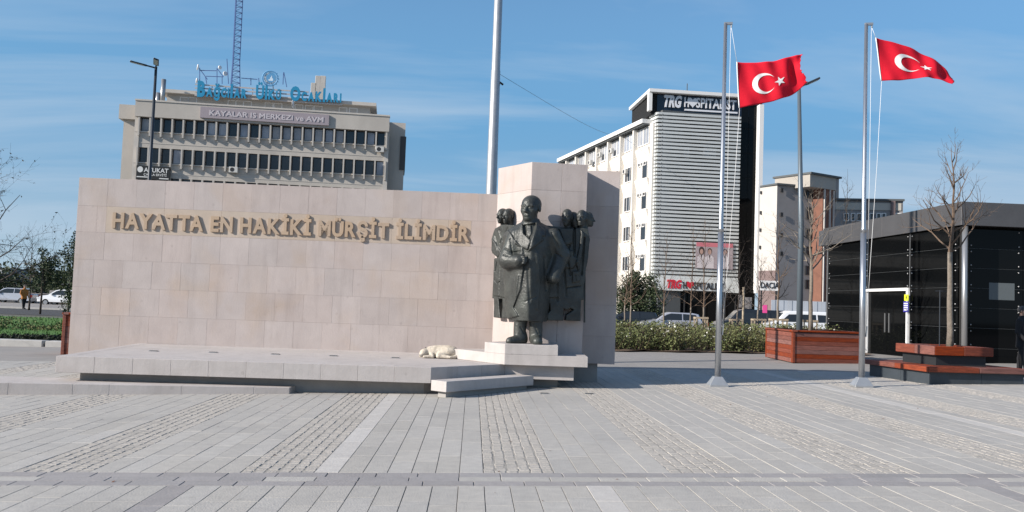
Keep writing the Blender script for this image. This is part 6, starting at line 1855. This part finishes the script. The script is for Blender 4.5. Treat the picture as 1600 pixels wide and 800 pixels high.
# ------------------------------------------------------------------ vehicles and people
M_tyre = mat('tyre_rubber', (.018, .018, .018), None, rough=.85); M_rim = mat('wheel_rim', (.35, .36, .37), None, rough=.35, metal=.8)
M_cglass = mat('car_glass', (.02, .024, .028), None, rough=.06, spec=.5); M_lampw = mat('headlamp', (.65, .66, .68), None, rough=.15); M_lampr = mat('tail_lamp', (.35, .015, .012), None, rough=.25)
def car(label, loc, rotz, body_mat, L_=4.2, W_=1.76, prof=None, glass=None, group='vehicles parked along the street', name='parked_car', cat='car', wr=.31):
    t = thing(name, label, cat, loc, group, rotz)
    prof = prof or [(-2.1, .32), (-2.12, .62), (-2.02, .88), (-1.75, .98), (-1.55, 1.40), (-1.2, 1.47), (.2, 1.48), (.55, 1.40), (1.15, .98), (1.85, .86), (2.08, .66), (2.1, .34)]
    k = L_ / 4.2
    prof = [(x * k, z) for x, z in prof]
    m = MB(); n = len(prof)
    lay = [(-1, 0.0), (-1, 1.0), (1, 1.0), (1, 0.0)]
    def hw(z, edge): 
        w = W_ / 2 - max(0, z - .75) * .26
        return w - (.10 if edge else 0)
    rows = []
    for y_, e in ((-1, True), (-1, False), (1, False), (1, True)):
        rows.append([(x * (.985 if e else 1.0) if False else x, y_ * (hw(z, False) if not e else hw(z, False) - .06), z + (.0 if not e else .0)) for x, z in prof])
    cx = sum(x for x, z in prof) / n; cz = .8
    outer = [[(cx + (x - cx) * .965, y, cz + (z - cz) * .94) for x, y, z in (( p[0], -hw(p[1], False), p[1]) for p in prof)],
             [(p[0], -hw(p[1], False) + .09, p[1]) for p in prof], [(p[0], hw(p[1], False) - .09, p[1]) for p in prof],
             [(cx + (x - cx) * .965, y, cz + (z - cz) * .94) for x, y, z in ((p[0], hw(p[1], False), p[1]) for p in prof)]]
    for rw in outer: m.v += rw
    for a in range(3):
        for i in range(n):
            j = (i + 1) % n; m.f.append((a * n + i, a * n + j, (a + 1) * n + j, (a + 1) * n + i))
    m.f.append(tuple(range(n))[::-1][::-1]); m.f.append(tuple(range(3 * n, 4 * n))[::-1])
    body = m.build('body', body_mat, t, True, False)
    body.data.polygons.foreach_set('use_smooth', [False] * len(body.data.polygons))
    glass = glass or [[(-1.50, 1.02), (-1.36, 1.36), (-.55, 1.40), (-.55, 1.00)], [(-.48, 1.00), (-.48, 1.40), (.18, 1.41), (.45, 1.33), (.98, .99)]]
    for s in (-1, 1):
        for g in glass:
            g2 = [(x * k, z) for x, z in g]
            m = MB(); m.add([(x, s * (hw(z, False) + .004 - .0), z) for x, z in g2], [tuple(range(len(g2))) if s < 0 else tuple(range(len(g2)))[::-1]]); m.build('side_window', M_cglass, t, False, False)
    # windscreen and rear screen on the sloping parts of the profile
    def screen(i0, i1, f0, f1, name):
        (xa, za), (xb, zb) = prof[i0], prof[i1]
        p = lambda f: (xa + (xb - xa) * f, za + (zb - za) * f)
        (x0, z0), (x1, z1) = p(f0), p(f1); nx, nz = (z1 - z0), -(x1 - x0); l_ = math.hypot(nx, nz); s_ = -1 if (nx * (x0 - cx) + nz * (z0 - .6)) < 0 else 1; nx, nz = nx / l_ * .012 * s_, nz / l_ * .012 * s_
        m = MB(); m.add([(x0 + nx, -hw(z0, False) + .16, z0 + nz), (x0 + nx, hw(z0, False) - .16, z0 + nz), (x1 + nx, hw(z1, False) - .16, z1 + nz), (x1 + nx, -hw(z1, False) + .16, z1 + nz)], [(0, 1, 2, 3)]); m.build(name, M_cglass, t, False, False)
    screen(7, 8, .06, .92, 'windscreen'); screen(4, 3, .12, .88, 'rear_screen')
    for x in (-1.28 * k, 1.30 * k):
        for s in (-1, 1):
            m = MB(); m.lathe([(wr * .55, -.10), (wr * .95, -.10), (wr, -.06), (wr, .06), (wr * .95, .10), (wr * .55, .10)], (x, s * (W_ / 2 - .10), wr), 20, 'y'); w = m.build('wheel', M_tyre, t, True, False)
            m = MB(); m.lathe([(.02, -.105), (wr * .62, -.105), (wr * .62, .105), (.02, .105)], (x, s * (W_ / 2 - .10), wr), 16, 'y'); m.build('rim', M_rim, w, False, False)
    for s in (-1, 1):
        (xa, za), (xb, zb) = prof[-2], prof[-3]
        m = MB(); m.box(min(xa, xb) + .04, xa + .015, s * .72 - .17, s * .72 + .17, za - .06, za + .1); m.build('headlight', M_lampw, t, False, False)
        m = MB(); m.box(prof[1][0] - .012, prof[1][0] + .06, s * .72 - .13, s * .72 + .13, .66, .9); m.build('tail_light', M_lampr, t, False, False)
        m = MB(); m.box(.72 * k, .88 * k, s * (W_ / 2 + .02) - .08, s * (W_ / 2 + .02) + .08, .98, 1.12); m.build('mirror', body_mat, t, False, False)
    return t
M_cw = mat('white_car_paint', (.70, .71, .72), None, rough=.25, spec=.5, coat=.4); M_cs = mat('silver_grey_car_paint', (.42, .43, .47), None, rough=.25, metal=.3, coat=.4); M_cd = mat('dark_car_paint', (.015, .017, .02), None, rough=.2, coat=.5)
VAN = [(-2.2, .32), (-2.22, .7), (-2.2, 1.1), (-2.17, 1.2), (-2.05, 1.78), (-1.8, 1.84), (.55, 1.84), (.85, 1.74), (1.35, 1.16), (2.0, .98), (2.18, .72), (2.2, .34)]
VG = [[(-1.95, 1.18), (-1.9, 1.62), (-1.1, 1.64), (-1.1, 1.15)], [(-1.0, 1.15), (-1.0, 1.64), (-.2, 1.64), (-.2, 1.15)], [(-.1, 1.15), (-.1, 1.64), (.6, 1.62), (1.12, 1.14)]]
def cpos(px, Y): return (P(px, 495, Y).x, Y, -.03)
car('silver-grey hatchback with a white roof behind the flower bed', cpos(1050, 55), math.pi, M_cs)
c0 = bpy.data.objects[-1] if False else None
car('dark car at the left behind the flower bed shrubs', cpos(985, 57), math.pi, M_cd)
car('dark van behind the post at the hospital corner', cpos(1172, 57), math.pi, M_cd, 4.6, 1.85, VAN, VG, name='parked_van', cat='van')
car('white van parked before the pale sheet fence', cpos(1243, 56), math.pi, M_cw, 4.5, 1.82, VAN, VG, name='parked_van', cat='van')
car('white car mostly hidden behind the kiosk', cpos(1320, 58), math.pi, M_cw)
car('white car nosing up beside the wall at the left', cpos(100, 78), math.pi, M_cw)
car('pale car half hidden at the left of the stall', cpos(18, 80), math.pi, M_cs)
# white market stall canopy at the left
s0_ = P(30, 490, 58)
stall = thing('market_stall', 'white canopied stall behind the lawn at the left', 'stall', (P(50, 490, 82).x, 82, 0))
cxl, cxr = P(27, 490, 82).x - stall.location.x, P(75, 490, 82).x - stall.location.x; ztop = P(50, 471, 82).z
M_canv = mat('white_canvas', (.72, .73, .74), None, rough=.8)
mx_ = (cxl + cxr) / 2
m = MB(); m.add([(cxl, -1.4, ztop - .55), (cxr, -1.4, ztop - .55), (cxr, 1.4, ztop - .55), (cxl, 1.4, ztop - .55), (mx_ - .4, 0, ztop), (mx_ + .4, 0, ztop), (cxl, -1.4, ztop - .75), (cxr, -1.4, ztop - .75), (cxr, 1.4, ztop - .75), (cxl, 1.4, ztop - .75)],
                [(0, 1, 5, 4), (1, 2, 5), (2, 3, 4, 5), (3, 0, 4), (6, 7, 1, 0), (7, 8, 2, 1), (8, 9, 3, 2), (9, 6, 0, 3)]); m.build('canopy', M_canv, stall, False, False)
for x in (cxl + .05, cxr - .05):
    for y in (-1.35, 1.35):
        m = MB(); m.tube([(x, y, -.05), (x, y, ztop - .7)], .035, 6); m.build('leg', M_galv, stall, True, False)
m = MB(); m.box(cxl + .2, cxr - .2, -.9, .6, 0, .85); m.build('counter', M_canv, stall, False, False)
# pink standing banner and red box by the hospital
b = P(1195, 490, 52); t = thing('pink_banner', 'narrow bright pink banner by the dark van', 'banner', (b.x, 52, 0))
m = MB(); m.box(-.13, .13, -.02, .02, P(1195, 489, 52).z, P(1195, 476.5, 52).z); m.build('sheet', mat('pink_cloth', (.75, .08, .30), None, rough=.7), t, False, False)
m = MB(); m.tube([(.14, 0, 0), (.14, 0, P(1195, 476, 52).z)], .015, 6); m.build('pole', M_wfr, t, True, False)
b = P(1157, 500, 47); t = thing('traffic_cone', 'small red cone among the saplings', 'cone', (b.x, 47, 0))
m = MB(); m.lathe([(.17, 0), (.17, .03), (.11, .04), (.03, .62)], (0, 0, .25), 12); m.build('cone_body', mat('red_plastic', (.55, .03, .03), None, rough=.5), t, True, False); m = MB(); m.box(-.2, .2, -.2, .2, 0, .26); m.build('base', M_tyre, t, False, False)

# people: one continuous mesh each
M_coatb = mat('black_coat_cloth', (.010, .010, .012), (.016, .016, .018), rough=.9, scale=8); M_skin = mat('skin', (.42, .25, .18), None, rough=.6); M_hair = mat('dark_grey_hair', (.05, .05, .052), None, rough=.8); M_orange = mat('orange_jacket', (.38, .15, .03), None, rough=.8)
def person(label, loc, rotz, hgt, coat, legs, res=.022, hair=M_hair):
    s = hgt / 1.75
    t = thing('person', label, 'person', loc, None, rotz)
    F = Field((-.42, -.42, -.02), (.42, .42, 1.78), res)
    F.u(F.stack([(.72, 0, 0, .21, .15), (.95, 0, 0, .19, .135), (1.2, 0, 0, .22, .14), (1.38, 0, 0, .215, .125), (1.46, 0, .01, .13, .09), (1.52, 0, .01, .07, .07)], 2.2))
    for sx in (-1, 1):
        F.u(F.cap((sx * .10, .0, .80), (sx * .11, sx * .10, .45), .105, .08), .03); F.u(F.cap((sx * .11, sx * .10, .45), (sx * .115, sx * .14, .08), .075, .055), .02)
        F.u(F.cap((sx * .115, sx * .14, .05), (sx * .125, sx * .14 - .17, .035), .055, .042), .02)
        F.u(F.cap((sx * .225, .0, 1.38), (sx * .27, .02, 1.10), .068, .055), .03); F.u(F.cap((sx * .27, .02, 1.10), (sx * .22, -.16, .90), .053, .04), .02)
        F.u(F.cap((sx * .22, -.16, .90), (sx * .205, -.20, .84), .036, .032), .01)
        for q_ in range(4): F.u(F.cap((sx * (.225 - .018 * q_), -.205, .83), (sx * (.22 - .018 * q_), -.215, .765), .0095, .008), .004)
        F.u(F.cap((sx * .185, -.20, .85), (sx * .165, -.23, .80), .011, .009), .004)
    F.d = np.maximum(F.d, .003 - F.z)
    o = F.build('body', coat, t, low=(legs, .74))
    o.scale = (s, s, s)
    Hd = Field((-.14, -.16, 1.46), (.14, .16, 1.78), .008)
    head(Hd, (0, -.01, 1.63), .115, 0, False); o = Hd.build('head', M_skin, t); o.scale = (s, s, s)
    Hr = Field((-.14, -.16, 1.5), (.14, .16, 1.80), .010)
    Hr.u(Hr.ell((0, .02, 1.665), (.094, .108, .095))); Hr.cut(Hr.box((0, -.12, 1.60), (.12, .06, .075), .02), .02); Hr.cut(Hr.box((0, -.02, 1.50), (.2, .2, .08), .02), .01)
    o = Hr.build('hair', hair, t); o.scale = (s, s, s)
    return t
pY = 21.4
pp_ = P(1598.5, 500, pY)
person('person in a black coat walking at the right edge behind the bench', (pp_.x, pY, gz(pp_.x, pY)), math.radians(38), P(1597, 478.5, pY).z - gz(pp_.x, pY), M_coatb, M_coatb, .018)
b = P(36, 490, 62)
person('person in an orange jacket standing by the stall at the left', (b.x, 62, 0), math.radians(60), 1.72, M_orange, M_coatb, .03)
